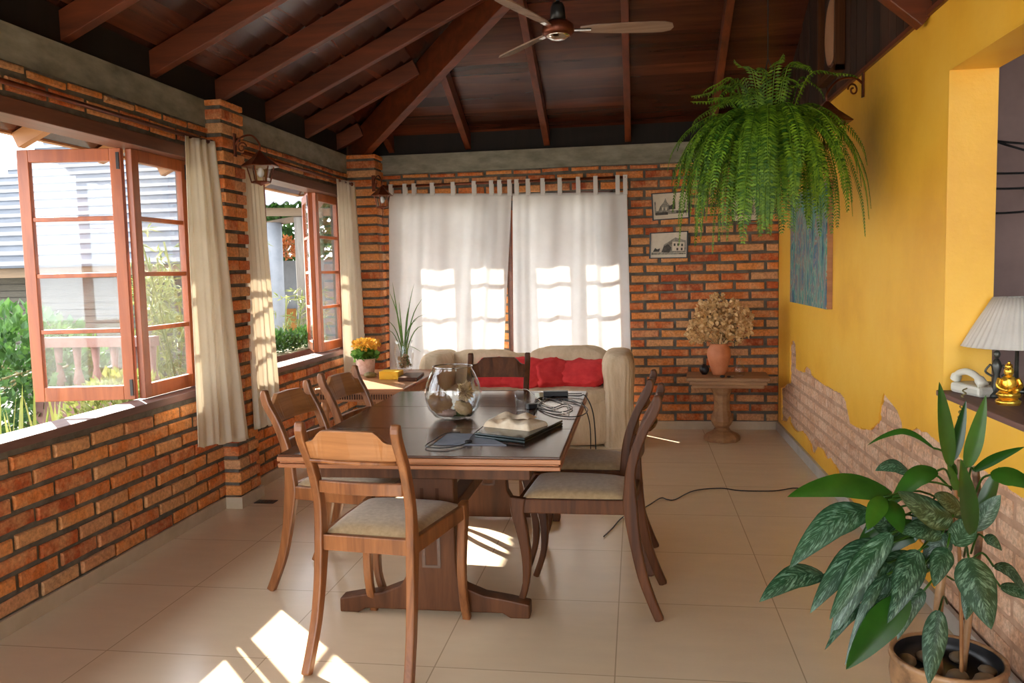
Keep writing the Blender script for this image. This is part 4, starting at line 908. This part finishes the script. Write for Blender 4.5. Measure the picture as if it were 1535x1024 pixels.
def lf(org, att, tip, wpx, silver, dy=-.1, sag=.25, flip=0):
    """petiole from org to att, blade from att to tip (picture points put at depth py_+dy..), wpx = blade width"""
    yo, ya, yt_ = py_+.02, py_+dy*.6, py_+dy; o_, a_, t_ = P(*org, Y=yo), P(*att, Y=ya), P(*tip, Y=yt_)
    m_ = o_.lerp(a_, .5) + V((0,0,.03)); pt.tube(curve([o_, m_, a_], 4), .0032, 5)
    dist = (t_-CAM).dot(Dv); w_ = wpx/F*dist
    mid = a_.lerp(t_, .5) + V((0,0,sag*(a_-t_).length*.5)); q_ = a_.lerp(t_, .8) + V((0,0,sag*(a_-t_).length*.28))
    pth = curve([a_, a_.lerp(t_,.25)+V((0,0,sag*(a_-t_).length*.38)), mid, q_, t_], 3); d = (t_-a_).normalized()
    nrm = (V((0,-.75,.66))).normalized(); sd_ = d.cross(nrm).normalized()
    (ls if silver else lp).leaf(pth, w_*1.12, sd_, nrm, cup=-.18 if not flip else .2, seg=14, shape=lambda t: (math.sin(math.pi*min(1,(t*.96+.04))**.72))**1.05)
lf((1440,735),(1338,742),(1180,745),38,0,-.14,.22)
lf((1430,760),(1302,765),(1183,852),44,1,-.18,.30)
lf((1420,800),(1235,862),(1138,903),34,1,-.22,.30)
lf((1425,790),(1318,812),(1214,920),36,1,-.20,.25)
lf((1420,800),(1335,800),(1243,930),34,1,-.26,.10)
lf((1420,820),(1300,905),(1236,975),14,1,-.18,.2)
lf((1418,850),(1360,895),(1268,1004),44,0,-.26,.06)
lf((1415,820),(1378,826),(1338,907),36,1,-.24,.12)
lf((1418,840),(1330,862),(1266,1000),16,1,-.2,.3)
lf((1418,845),(1330,845),(1243,962),34,1,-.16,.4)
lf((1420,905),(1408,916),(1392,1028),32,1,-.2,.05)
lf((1445,835),(1452,836),(1486,944),54,1,-.22,.10)
lf((1438,730),(1424,698),(1408,572),22,0,-.05,.0,1)
lf((1445,740),(1450,700),(1478,592),22,0,-.05,-.05,1)
lf((1430,740),(1428,690),(1448,600),16,0,.02,-.05,1)
lf((1440,790),(1457,800),(1440,688),30,0,-.2,.0,1)
lf((1450,730),(1460,706),(1536,670),14,0,-.02,.1)
lf((1455,760),(1485,712),(1560,735),30,0,-.1,.25)
lf((1455,790),(1462,795),(1500,742),26,1,-.05,.1)
lf((1430,735),(1405,706),(1333,762),28,0,-.1,.35)
lf((1432,740),(1366,712),(1312,706),22,1,-.08,.4)
lf((1432,720),(1400,672),(1300,668),10,0,-.03,.5)
lf((1435,790),(1428,775),(1345,737),48,1,-.2,-.1)
lf((1430,780),(1350,760),(1296,800),30,1,-.06,.4)
lf((1430,800),(1352,790),(1290,758),34,1,-.08,-.2)
lf((1432,800),(1412,800),(1352,800),34,1,-.14,.2)
lf((1425,830),(1390,845),(1300,872),36,1,-.1,.3)
lf((1425,845),(1375,870),(1310,905),30,1,-.12,.2)
lf((1430,800),(1420,822),(1400,880),30,1,-.16,.2)
lf((1440,790),(1448,770),(1400,742),34,1,-.12,.1)
lf((1440,830),(1432,818),(1460,770),34,1,-.1,.0)
lf((1455,860),(1500,880),(1560,905),20,1,-.05,.2)
lf((1455,830),(1475,806),(1502,826),18,1,-.05,.4)
lf((1455,840),(1490,850),(1545,900),18,1,-.05,.5)
lf((1430,760),(1325,745),(1300,795),26,0,-.22,.1)
lf((1430,770),(1332,750),(1352,800),30,0,-.2,.1)
lf((1425,800),(1300,775),(1218,818),32,1,-.1,.35)
lf((1425,815),(1335,815),(1262,885),32,1,-.16,.3)
lf((1425,830),(1360,838),(1290,930),30,1,-.12,.25)
lf((1420,840),(1385,845),(1330,935),28,1,-.2,.15)
lf((1425,780),(1345,778),(1280,838),30,0,-.04,.3)
lf((1425,800),(1380,790),(1318,838),34,0,-.02,.3)
lf((1430,760),(1395,752),(1372,812),30,1,-.03,.2)
lf((1438,770),(1452,748),(1420,690),22,0,.0,-.1)
lf((1445,800),(1470,775),(1498,700),20,0,.02,.1)
lf((1440,815),(1418,800),(1388,860),34,1,-.05,.2)
lf((1445,860),(1462,865),(1448,930),26,1,-.1,.1)
lf((1430,870),(1385,885),(1345,960),24,1,-.1,.3)
ls.build('patterned_leaves', 'leaf_silver', pp, smooth=True); lp.build('plain_leaves', 'leaf_plain', pp, smooth=True); pt.build('leaf_stalks', 'leaf_plain', pp, smooth=True)
def pebble_at(x, y, r_, lb):
    props(MB().blob((px_+x, py_+y, .158+r_*.60), (r_*2.3, r_*2.0, r_*1.3), 2, 18, 12, Matrix.Rotation(x*20,3,'Z'), .12, 2, seed=x*50).build('pebble', 'pebble', smooth=True), lb, 'pebble', 'brown pebbles in the leafy plant pot')
for x, y, r_, lb in ((-.098,.035,.026,'brown pebble at the left rim inside the big plant pot'),(-.072,-.062,.030,'brown pebble nearest the front left of the big plant pot'),(-.005,-.098,.024,'brown pebble at the very front of the big plant pot'),(.07,-.075,.031,'large brown pebble at the front right of the big plant pot'),
                (.105,.0,.022,'brown pebble at the right rim inside the big plant pot'),(-.035,.062,.026,'brown pebble behind the trunk on the left of the big plant pot'),(.055,.075,.024,'brown pebble behind the trunk on the right of the big plant pot'),(.01,-.045,.026,'brown pebble in the middle of the pot, before the trunk')):
    pebble_at(x, y, r_, lb)
# ------------------------------------------------------------------ on the opening's shelf
SZ = OPZ0+.018
ph = thing('telephone', 'old cream corded telephone on the shelf of the opening', 'telephone', (3.085, .535, SZ))
rot = Matrix.Rotation(.25, 3, 'Z')
mb = MB(); mb.prism([rot@V((-.062,-.085,0))+V((3.085,.535,SZ)), rot@V((.062,-.085,0))+V((3.085,.535,SZ)), rot@V((.062,.08,0))+V((3.085,.535,SZ)), rot@V((-.062,.08,0))+V((3.085,.535,SZ))], (0,0,.038)); mb.build('base', 'phone', ph, bevel=.012)
hs = curve([rot@V(q)+V((3.085,.535,SZ)) for q in ((-.04,.078,.045),(-.04,.062,.068),(-.04,.015,.08),(-.04,-.035,.07),(-.04,-.075,.042))], 5)
MB().tube(hs, [.018 if i < 4 or i > len(hs)-5 else .012 for i in range(len(hs))], 12).build('handset', 'phone', ph, smooth=True)
MB().tube([V((3.012,.47,SZ+.03))+V((.006*math.cos(k*.9)-.0006*k, -.0006*k+.006*math.sin(k*.9), -.0026*k if k < 76 else -.198)) for k in range(86)], .0028, 5).build('coiled_cord', 'stem', ph)
mb = MB()
for i in range(3):
    for j in range(4): mb.box(rot@V((.008+.018*i,-.055+.022*j,.040))+V((3.085,.535,SZ)), (.012,.014,.004), rot)
mb.build('keys', 'bronze', ph)
la = thing('table_lamp', 'table lamp with pleated off-white shade on the shelf of the opening', 'lamp', (3.23, .38, SZ))
_q = P(1526,480,X=3.23); lx, ly = _q.x, _q.y
MB().lathe([(0,0),(.06,0),(.062,.012),(.02,.022),(.008,.03),(.006,.16),(0,.16)], (lx,ly,SZ), 24).build('base', 'bronze', la, smooth=True)
MB().tube([(lx,ly,SZ+.15),(lx,ly,SZ+.33)], .005, 8).build('stem', 'chrome', la)
def shade(u, v):
    th = 2*math.pi*u; r_ = .182 + (.078-.182)*v + .0022*math.sin(th*44); return V((lx+r_*math.cos(th), ly+r_*math.sin(th), SZ+.165+.175*v))
MB().grid(shade, 264, 3).build('lamp_shade', 'shade', la, solid=.0015, smooth=True)
_q = P(1489,598,Z=SZ); ffx, ffy = _q.x+.02, _q.y+.03
fg = thing('dark_figurine', 'slim dark bronze figurine between telephone and golden statue', 'figurine', (ffx,ffy,SZ))
mb = MB(); mb.tube([(ffx,ffy,SZ+z) for z in (0,.01,.02,.05,.08,.11,.125,.135)], [.022,.022,.012,.015,.010,.017,.012,.006], 12).blob((ffx,ffy,SZ+.15), (.022,.022,.030), 2, 12, 8); mb.build('body', 'bronze', fg, smooth=True)
MB().tube(curve([(ffx-.015,ffy+.01,SZ+.115),(ffx-.03,ffy+.015,SZ+.09),(ffx-.015,ffy-.005,SZ+.075)],4), .004, 6).tube(curve([(ffx+.015,ffy-.01,SZ+.115),(ffx+.025,ffy-.015,SZ+.09),(ffx+.01,ffy-.015,SZ+.075)],4), .004, 6).build('arms', 'bronze', fg, smooth=True)
gb = thing('golden_statue', 'small golden seated statue beside the lamp', 'figurine', (3.07,.30,SZ))
_q = P(1511,606,Z=SZ); gx, gy = _q.x, _q.y
mb = MB(); mb.lathe([(0,0),(.036,0),(.038,.012),(.03,.018),(0,.018)], (gx,gy,SZ), 20).blob((gx,gy-.004,SZ+.032), (.072,.055,.034), 2.2, 22, 12, amp=.15, fr=4).blob((gx,gy,SZ+.066), (.05,.036,.058), 2.4, 20, 14, amp=.12, fr=5)
mb.tube(curve([(gx-.026,gy,SZ+.085),(gx-.034,gy-.008,SZ+.06),(gx-.012,gy-.026,SZ+.048)],4), .008, 8).tube(curve([(gx+.026,gy,SZ+.085),(gx+.034,gy-.008,SZ+.06),(gx+.012,gy-.026,SZ+.048)],4), .008, 8); mb.build('body', 'gold', gb, smooth=True)
MB().blob((gx,gy,SZ+.108), (.03,.03,.034), 2, 16, 12).blob((gx,gy+.002,SZ+.124), (.024,.024,.022), 2, 12, 10, amp=.2, fr=8).blob((gx,gy,SZ+.137), (.010,.010,.012), 2, 8, 6).build('head', 'gold', gb, smooth=True)
cb = props(MB().bx(3.9,4.35,-.2,1.1,.001,1.55).build('dark_cabinet', 'cabinet', bevel=.01), 'large dark cabinet in the room beyond the yellow opening', 'cabinet')
mb = MB()
for (z0, z1, z2) in ((1.70,1.66,1.78),(1.72,1.60,1.55),(1.56,1.55,1.60),(1.50,1.50,1.62),(1.40,1.42,1.62)): mb.tube(curve([(3.2,.98,z0*1.0+.1),(3.5,.9,z1+.1),(4.0,.72,z2+.1),(4.59,.5,z2+.2)], 6), .005, 6)
props(mb.build('hanging_wires', 'black'), 'loose black wires strung across the wall beyond the opening', 'wires')
# ------------------------------------------------------------------ things on the dining table
T = tz+.0005
bc = V((1.06, 1.01, T)); bw = thing('glass_bowl', 'round clear glass fishbowl on the dining table', 'bowl', bc)
pf = [(0,.002),(.055,.002),(.085,.012),(.112,.045),(.127,.09),(.128,.12),(.118,.165),(.100,.205),(.088,.228),(.090,.236)]
MB().lathe(pf + [(r_-.003, z+.002) for r_, z in pf[::-1][:-1]] + [(0,.006)], bc, 56).build('bowl_body', 'glass', bw, smooth=True)
MB().tube([bc+V((.089*math.cos(t), .089*math.sin(t), .236)) for t in [2*math.pi*k/40 for k in range(41)]], .0025, 6, False).build('rim', 'chrome', bw, smooth=True)
def item(name, m_, c_, size, lb, cat, p=2, amp=.2, fr=4, rot=None, nu=24, nv=16):
    props(MB().blob(V(c_)+bc, size, p, nu, nv, rot, amp, fr, seed=size[0]*70).build(name, m_, smooth=True), lb, cat)
mb = MB(); rt_ = Matrix.Rotation(.55, 3, 'Y') @ Matrix.Rotation(.75, 3, 'X')
mb.lathe([(0,-.008),(.050,-.008),(.056,-.004),(.055,.006),(.048,.008),(0,.005)], (0,0,0), 28, wob=.04)
for v_ in mb.bm.verts: v_.co = rt_ @ v_.co + bc + V((-.058,-.01,.072))
props(mb.build('bark_slice', 'cork', smooth=True), 'round brown slice leaning on the left inside the glass bowl', 'ornament')
item('seashell', 'shell', (-.028,-.02,.028), (.085,.06,.036), 'pinkish seashell at the bottom left inside the glass bowl', 'shell', 2.0, .35, 5)
item('seashell', 'shell_tan', (.048,-.01,.048), (.085,.065,.060), 'tan spiral seashell at the right inside the glass bowl', 'shell', 2.0, .28, 7, Matrix.Rotation(.5,3,'Y'))
item('moss_clump', 'moss', (.025,.02,.020), (.11,.08,.028), 'dark green moss at the bottom of the glass bowl', 'moss', 2.2, .4, 9)
mb = MB(); cc = bc+V((.050,.03,.115))
for k in range(150):
    q = V((U(-1,1),U(-1,1),U(-1,1))).normalized(); q.z *= 1.3; mb.tube([cc, cc+q*.024, cc+q*U(.034,.046)], [.004,.0045,.001], 4)
props(mb.build('dried_thistle', 'shell_tan'), 'spiky dried thistle head inside the glass bowl', 'ornament')
lt = thing('laptop', 'closed dark laptop lying on the dining table under a folded cloth', 'laptop', (1.40,.74,T))
q = [P(*k, Z=T+.012) for k in ((711,652),(786,661),(844,633),(762,626))]
for a_, b_, nm in ((0,.011,'base'),(.0125,.009,'lid')): MB().prism([V((p.x,p.y,T+a_)) for p in q], (0,0,b_)).build(nm, 'tray', lt, bevel=.004)
cq = (q[0]+q[1]+q[2]+q[3])/4
tw = thing('folded_cloth', 'beige folded cloth lying on the dark laptop', 'cloth', (cq.x-.005,cq.y,T+.022))
d1 = (q[1]-q[0]); ang = math.atan2(d1.y, d1.x)
def fold(u, v, h_, s_):
    x, y = (u-.5)*.23, (v-.5)*.15; e = (1-abs(2*u-1)**5)*(1-abs(2*v-1)**5); z = h_*max(e,0)**.30*(1+.28*noise.noise(V((u*3.2+s_, v*2.6, s_)))) + .006*math.sin(u*14+v*5+s_)*e
    p = Matrix.Rotation(ang+.12*s_, 3, 'Z') @ V((x*(1-.1*s_), y*(1-.1*s_), 0)); return V((cq.x-.01+p.x, cq.y+p.y, T+.022+max(z, 0)))
MB().grid(lambda u, v: fold(u, v, .030, .3), 40, 30).build('lower_fold', 'towel', tw, smooth=True)
MB().grid(lambda u, v: fold(.1+u*.8, .12+v*.7, .042, 1.1)+V((0,0,.002)), 40, 30).build('upper_fold', 'towel', tw, smooth=True)
qq = [P(*k, Z=T) for k in ((650,667),(759,668),(722,652),(672,650))]
props(MB().prism([V((p.x,p.y,T)) for p in qq], (0,0,.003)).build('grey_folder', 'paper'), 'flat grey paper folder on the table beside the laptop', 'folder')
ec = thing('charging_cable', 'thin black cable with a plug looped over the grey folder', 'cable', P(700,662,Z=T))
MB().tube(curve([P(x, y, Z=T+.006) for x, y in ((740,630),(722,641),(706,655),(700,664),(672,671),(645,671),(638,668),(650,660),(668,650),(690,648))], 5), .0022, 6).build('cord', 'black', ec, smooth=True)
MB().blob(P(702,662,Z=T+.009), (.028,.014,.014), 3, 12, 8, Matrix.Rotation(.5,3,'Z')).build('plug', 'black', ec, smooth=True)
gl = P(781,616,Z=T); gt = thing('drinking_glass', 'clear empty drinking glass behind the folded cloth', 'glass', gl)
MB().lathe([(0,.002),(.022,.002),(.028,.085),(.0265,.085),(.021,.006),(0,.006)], gl, 24).build('tumbler', 'glass', gt, smooth=True)
def cord(lb, pts, m_='black', r_=.0028, Z=None, cat='cable'):
    ps = [P(x, y, Z=(z or T+.005)) for x, y, z in pts]; return props(MB().tube(curve(ps, 5), r_, 6).build('cable', m_, smooth=True), lb, cat)
cord('black cord looped widest over the far right of the table', [(800,620,0),(815,600,0),(850,598,0),(880,612,0),(868,624,0),(830,622,0),(806,608,0),(835,592,0),(872,590,0)])
cord('black cord tangled beside the drinking glass', [(792,612,0),(806,606,0),(826,612,0),(846,606,0),(858,612,0),(840,618,0),(815,614,0),(800,606,0),(812,596,0),(842,602,0)])
cord('pale thin cord crossing the cord tangle', [(775,585,T+.03),(790,584,T+.03),(806,598,0),(830,612,0),(852,620,0),(850,606,0)], 'phone', .002)
ps = [P(838,592,Z=T+.006), P(866,594,Z=T+.006), V((1.615,1.62,T+.008)), V((1.66,1.5,.60)), V((1.675,1.42,.45)), V((1.67,1.40,.30))]
props(MB().tube(curve(ps, 6), .003, 6).build('cable', 'black', smooth=True), 'black cord running off the right table edge and hanging down', 'cable')
ps = [P(845,600,Z=T+.006), P(868,604,Z=T+.006), V((1.62,1.36,T+.008)), V((1.655,1.30,.58)), V((1.66,1.25,.42))]
props(MB().tube(curve(ps, 6), .0025, 6).build('cable', 'black', smooth=True), 'thinner black cord hanging off the table edge nearer the chairs', 'cable')
c_ = P(833,594,Z=T); props(MB().box(c_+V((0,0,.014)), (.13,.045,.028), Matrix.Rotation(.1,3,'Z')).build('power_strip', 'black', bevel=.004), 'black power strip among the cords on the table', 'power strip')
c_ = P(797,613,Z=T); props(MB().box(c_+V((0,0,.013)), (.045,.035,.026), Matrix.Rotation(.5,3,'Z')).build('power_adapter', 'black', bevel=.004), 'small black power adapter next to the drinking glass', 'adapter')
c_ = P(808,597,Z=T); props(MB().box(c_+V((0,0,.015)), (.03,.04,.03), Matrix.Rotation(-.4,3,'Z')).build('power_adapter', 'phone', bevel=.004), 'small white power adapter beside the power strip', 'adapter')
ps = [(x, y) for x, y in ((905,805),(918,792),(935,775),(968,760),(990,747),(1000,749),(1012,749),(1040,736),(1080,732),(1110,736),(1160,736),(1195,732),(1232,742))]
props(MB().tube(curve([P(x, y, Z=.005)+V((0,0,U(0,.002))) for x, y in ps], 5), .0035, 6).build('cable', 'black', smooth=True), 'long dark cord lying across the floor right of the chairs', 'cable')
fv = thing('floor_drain', 'small dark rectangular drain cover in the floor by the brick pillar', 'drain', (-.285,1.885,0))
MB().bx(-.345,-.225,1.85,1.92,0,.003).build('drain_frame', 'black', fv, bevel=.001)
mb = MB()
for k in range(6): mb.bx(-.335+k*.018,-.327+k*.018,1.857,1.913,.003,.0045)
mb.build('slats', 'bronze', fv)
# ------------------------------------------------------------------ outdoors
GZ = -.18
struct(MB().bx(-40, 30, -30, 40, GZ-.1, GZ).build('ground', 'ground', loc=(0,0,GZ)))
nh = thing('neighbouring_house', 'neighbouring house with grey tiled roof seen through the near left window', 'house', (-4.4, 8.2, GZ))
e0, e1 = P(-160,408,Y=6.6), P(300,391,Y=6.6); zed = (e0.z+e1.z)/2
x0_, x1_ = e0.x, e1.x
mb = MB()
for k in range(44):
    y0_ = 6.5+k*.2; z0_ = zed+k*.135
    mb.prism([(x0_,y0_-.03,z0_-.012),(x1_,y0_-.03,z0_-.012),(x1_,y0_+.2,z0_+.12),(x0_,y0_+.2,z0_+.12)], (0,0,.03))
mb.build('roof', 'roof', nh)
MB().bx(x0_, x1_-.1, 6.52, 6.58, zed-.13, zed-.015).build('gutter_board', 'dull_timber', nh)
mb = MB(); mb.bx(x0_, x1_-.25, 6.95, 7.1, GZ, zed+.2); mb.build('wall', 'outer_wall', nh)
mb = MB(); zz = GZ+.05
while zz < zed: mb.bx(x0_, x1_-.25, 6.93, 6.95, zz, zz+.07); zz += .085
mb.build('wall_slats', 'outer_wall', nh)
vr = thing('veranda_shed', 'open shed with bluish corrugated roof and posts seen through the far left window', 'shed', (-2.5, 7.6, GZ))
r0_, r1_ = P(380,306,Y=7.1), P(500,304,Y=7.1)
def corr(u, v): x = r0_.x-.25 + u*(r1_.x+1.4-r0_.x+.25); return V((x, 7.1+v*4.0, r0_.z + v*1.35 + .022*math.sin(x*2*math.pi/.16)))
MB().grid(corr, 260, 4).build('roof', 'white_dim', vr, smooth=True, solid=.008)
MB().beam(P(370,318,Y=7.3), P(500,318,Y=7.3), .07, .10).build('timber_beam', 'dull_timber', vr); MB().beam(P(380,340,Y=7.9), P(480,322,Y=7.2), .06, .07).build('timber_beam', 'dull_timber', vr)
def post(x0p, x1p, ytop, Y, m_, nm):
    a_, b_ = P(x0p, ytop, Y=Y), P(x1p, ytop, Y=Y); c_ = (a_+b_)/2; r_ = (b_-a_).length/2
    MB().lathe([(0,0),(r_*1.05,0),(r_*.97,(c_.z-GZ)*.5),(r_,c_.z-GZ),(0,c_.z-GZ)], (c_.x,c_.y,GZ), 18, wob=.0).build(nm, m_, vr, smooth=True)
post(399,421,334,7.5,'white_dim','white_post'); post(441,459,326,7.3,'old_post','timber_post'); post(461,473,330,7.45,'white_dim','white_post')
fw_ = thing('garden_wall', 'white garden wall with an ochre gate behind the shed posts', 'wall', (-2.9, 9.4, GZ))
a_, b_ = P(395,392,Y=9.2), P(520,392,Y=9.2); MB().bx(a_.x-.3, b_.x+1.5, 9.2, 9.3, GZ, a_.z).build('wall_panel', 'white_dim', fw_)
a_, b_ = P(425,463,Y=9.15), P(442,463,Y=9.15); MB().bx(a_.x, b_.x, 9.14, 9.2, GZ, a_.z).build('gate', 'ochre', fw_)
def bush(name, c_, rad, n_, size, lb, mt='garden_dim', cat='shrub', stem=True, flat=1, up=.3, group='garden plants outside the left windows'):
    o_ = thing(name, lb, cat, (c_[0], c_[1], GZ), 0, group)
    scatter(MB(), c_, rad, n_, size, flat, up, .25).build('foliage', mt, o_)
    if stem:
        mb = MB()
        for k in range(5): mb.tube(curve([(c_[0]+U(-.05,.05), c_[1]+U(-.05,.05), GZ), (c_[0]+U(-.3,.3)*rad[0], c_[1]+U(-.3,.3)*rad[1], c_[2]-rad[2]*.4), (c_[0]+U(-.6,.6)*rad[0], c_[1]+U(-.6,.6)*rad[1], c_[2]+U(0,.5)*rad[2])], 4), [.02]*5+[.012]*3+[.005], 6)
        mb.build('stems', 'stem', o_)
    return o_
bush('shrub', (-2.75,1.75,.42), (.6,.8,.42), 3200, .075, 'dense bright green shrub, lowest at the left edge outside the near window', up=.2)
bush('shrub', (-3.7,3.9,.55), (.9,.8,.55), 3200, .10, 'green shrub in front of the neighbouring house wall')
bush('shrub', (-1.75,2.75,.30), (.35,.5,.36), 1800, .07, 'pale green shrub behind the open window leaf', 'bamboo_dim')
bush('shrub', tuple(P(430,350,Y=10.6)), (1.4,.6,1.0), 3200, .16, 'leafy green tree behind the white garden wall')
q_ = P(430,372,Y=9.0); bush('flowering_bush', tuple(q_), (.14,.14,.16), 300, .06, 'orange flower spray above the white garden wall', 'orange_flower', 'flowers', False)
def bamboo(c_, n_, h_, lb, spread=.5):
    o_ = thing('bamboo_clump', lb, 'bamboo', (c_[0], c_[1], GZ), 0, 'bamboo outside the left windows'); cm, lm = MB(), MB()
    for k in range(n_):
        a_ = U(0, 6.28); b_ = V((c_[0]+U(-.2,.2), c_[1]+U(-.2,.2), GZ)); t_ = b_+V((math.cos(a_)*U(.1,spread), math.sin(a_)*U(.1,spread), h_*U(.75,1.05)))
        pts = curve([b_, b_.lerp(t_,.5)+V((0,0,.15)), t_], 6); cm.tube(pts, .009, 6)
        for j in range(34):
            p = pts[int(U(3, len(pts)-1))]; d0 = V((U(-1,1),U(-1,1),U(-.3,.5))).normalized(); q0 = p+d0*U(.04,.16)
            for l_ in range(5):
                d = (d0+V((U(-.8,.8),U(-.8,.8),U(-.7,.3)))).normalized(); ln = U(.08,.15); sd_ = d.cross(V((0,0,1))).normalized()*.008
                lm.face([lm.bm.verts.new(w_) for w_ in (q0, q0+d*ln*.4+sd_, q0+d*ln+V((0,0,-.015)), q0+d*ln*.4-sd_)])
    cm.build('canes', 'bamboo_dim', o_, smooth=True); lm.build('leaves', 'bamboo_dim', o_)
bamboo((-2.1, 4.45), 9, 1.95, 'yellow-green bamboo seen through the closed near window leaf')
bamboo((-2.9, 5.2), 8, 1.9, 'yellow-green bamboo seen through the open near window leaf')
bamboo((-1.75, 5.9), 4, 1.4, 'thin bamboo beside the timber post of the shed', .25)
for (x, y, lb) in ((-2.0, 7.2, 'tall white post behind the bamboo at the closed window leaf'),):
    pass
# spiky plants right outside the near sill
mb = MB(); cc = []
sp = thing('spiky_plant', 'yellow-green bladed plant rising just outside the near window sill', 'plant', (-.95,.45,GZ), 0, 'garden plants outside the left windows')
for k in range(46):
    x, y = U(-1.35,-.85), U(.1,1.25); b_ = V((x,y,GZ)); ang_ = U(0,6.28); h_ = U(.80,1.02)
    t_ = b_+V((math.cos(ang_)*U(.05,.22), math.sin(ang_)*U(.05,.22), h_)); mb.leaf(curve([b_, b_.lerp(t_,.6)+V((0,0,.1)), t_], 3), U(.014,.03), V((math.sin(ang_),-math.cos(ang_),0)), V((0,-1,0)), shape=lambda t: 1-t**2.5, seg=6)
mb.build('blades', 'bamboo_dim', sp, smooth=True)
pk = thing('balustrade', 'pink masonry balustrade seen through the lower pane of the open window leaf', 'balustrade', (-2.2,3.4,GZ))
a_, b_ = P(50,512,Y=3.6), P(230,512,Y=3.6); c_ = P(120,588,Y=3.6)
MB().bx(a_.x, b_.x, 3.56, 3.68, a_.z-.05, a_.z+.03).build('top_rail', 'pink_wall', pk); MB().bx(a_.x, b_.x, 3.57, 3.67, GZ, c_.z).build('low_wall', 'pink_wall', pk)
x = a_.x+.04
while x < b_.x: MB().lathe([(0,0),(.035,0),(.025,.03),(.045,.09),(.03,.16),(.022,.2),(.035,a_.z-.05-c_.z),(0,a_.z-.05-c_.z)], (x,3.62,c_.z), 10).build('baluster', 'pink_wall', pk, smooth=True); x += .17
pl = thing('planter_box', 'terracotta planter box outside the far left window', 'planter', (-.86,3.7,.56))
MB().bx(-.98,-.76,2.55,4.6,.575,.725).build('box', 'planter', pl, bevel=.008); MB().bx(-.965,-.775,2.57,4.58,.70,.728).build('soil', 'stem', pl)
for k, (y, lb) in enumerate(((3.0,'green herb plant in the planter box nearest the narrow curtain'),(3.5,'green herb plant in the middle of the planter box'),(4.0,'green herb plant in the planter box farthest from the pillar'))):
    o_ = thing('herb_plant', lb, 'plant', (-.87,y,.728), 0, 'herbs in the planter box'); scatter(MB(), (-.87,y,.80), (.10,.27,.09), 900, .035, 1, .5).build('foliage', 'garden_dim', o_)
mb = MB()
for x in (-.95,): mb.bx(-.96,-.94,2.7,2.74,GZ,.575).bx(-.96,-.94,4.4,4.44,GZ,.575).bx(-.80,-.78,2.7,2.74,GZ,.575).bx(-.80,-.78,4.4,4.44,GZ,.575)
mb.build('stand', 'iron', pl)
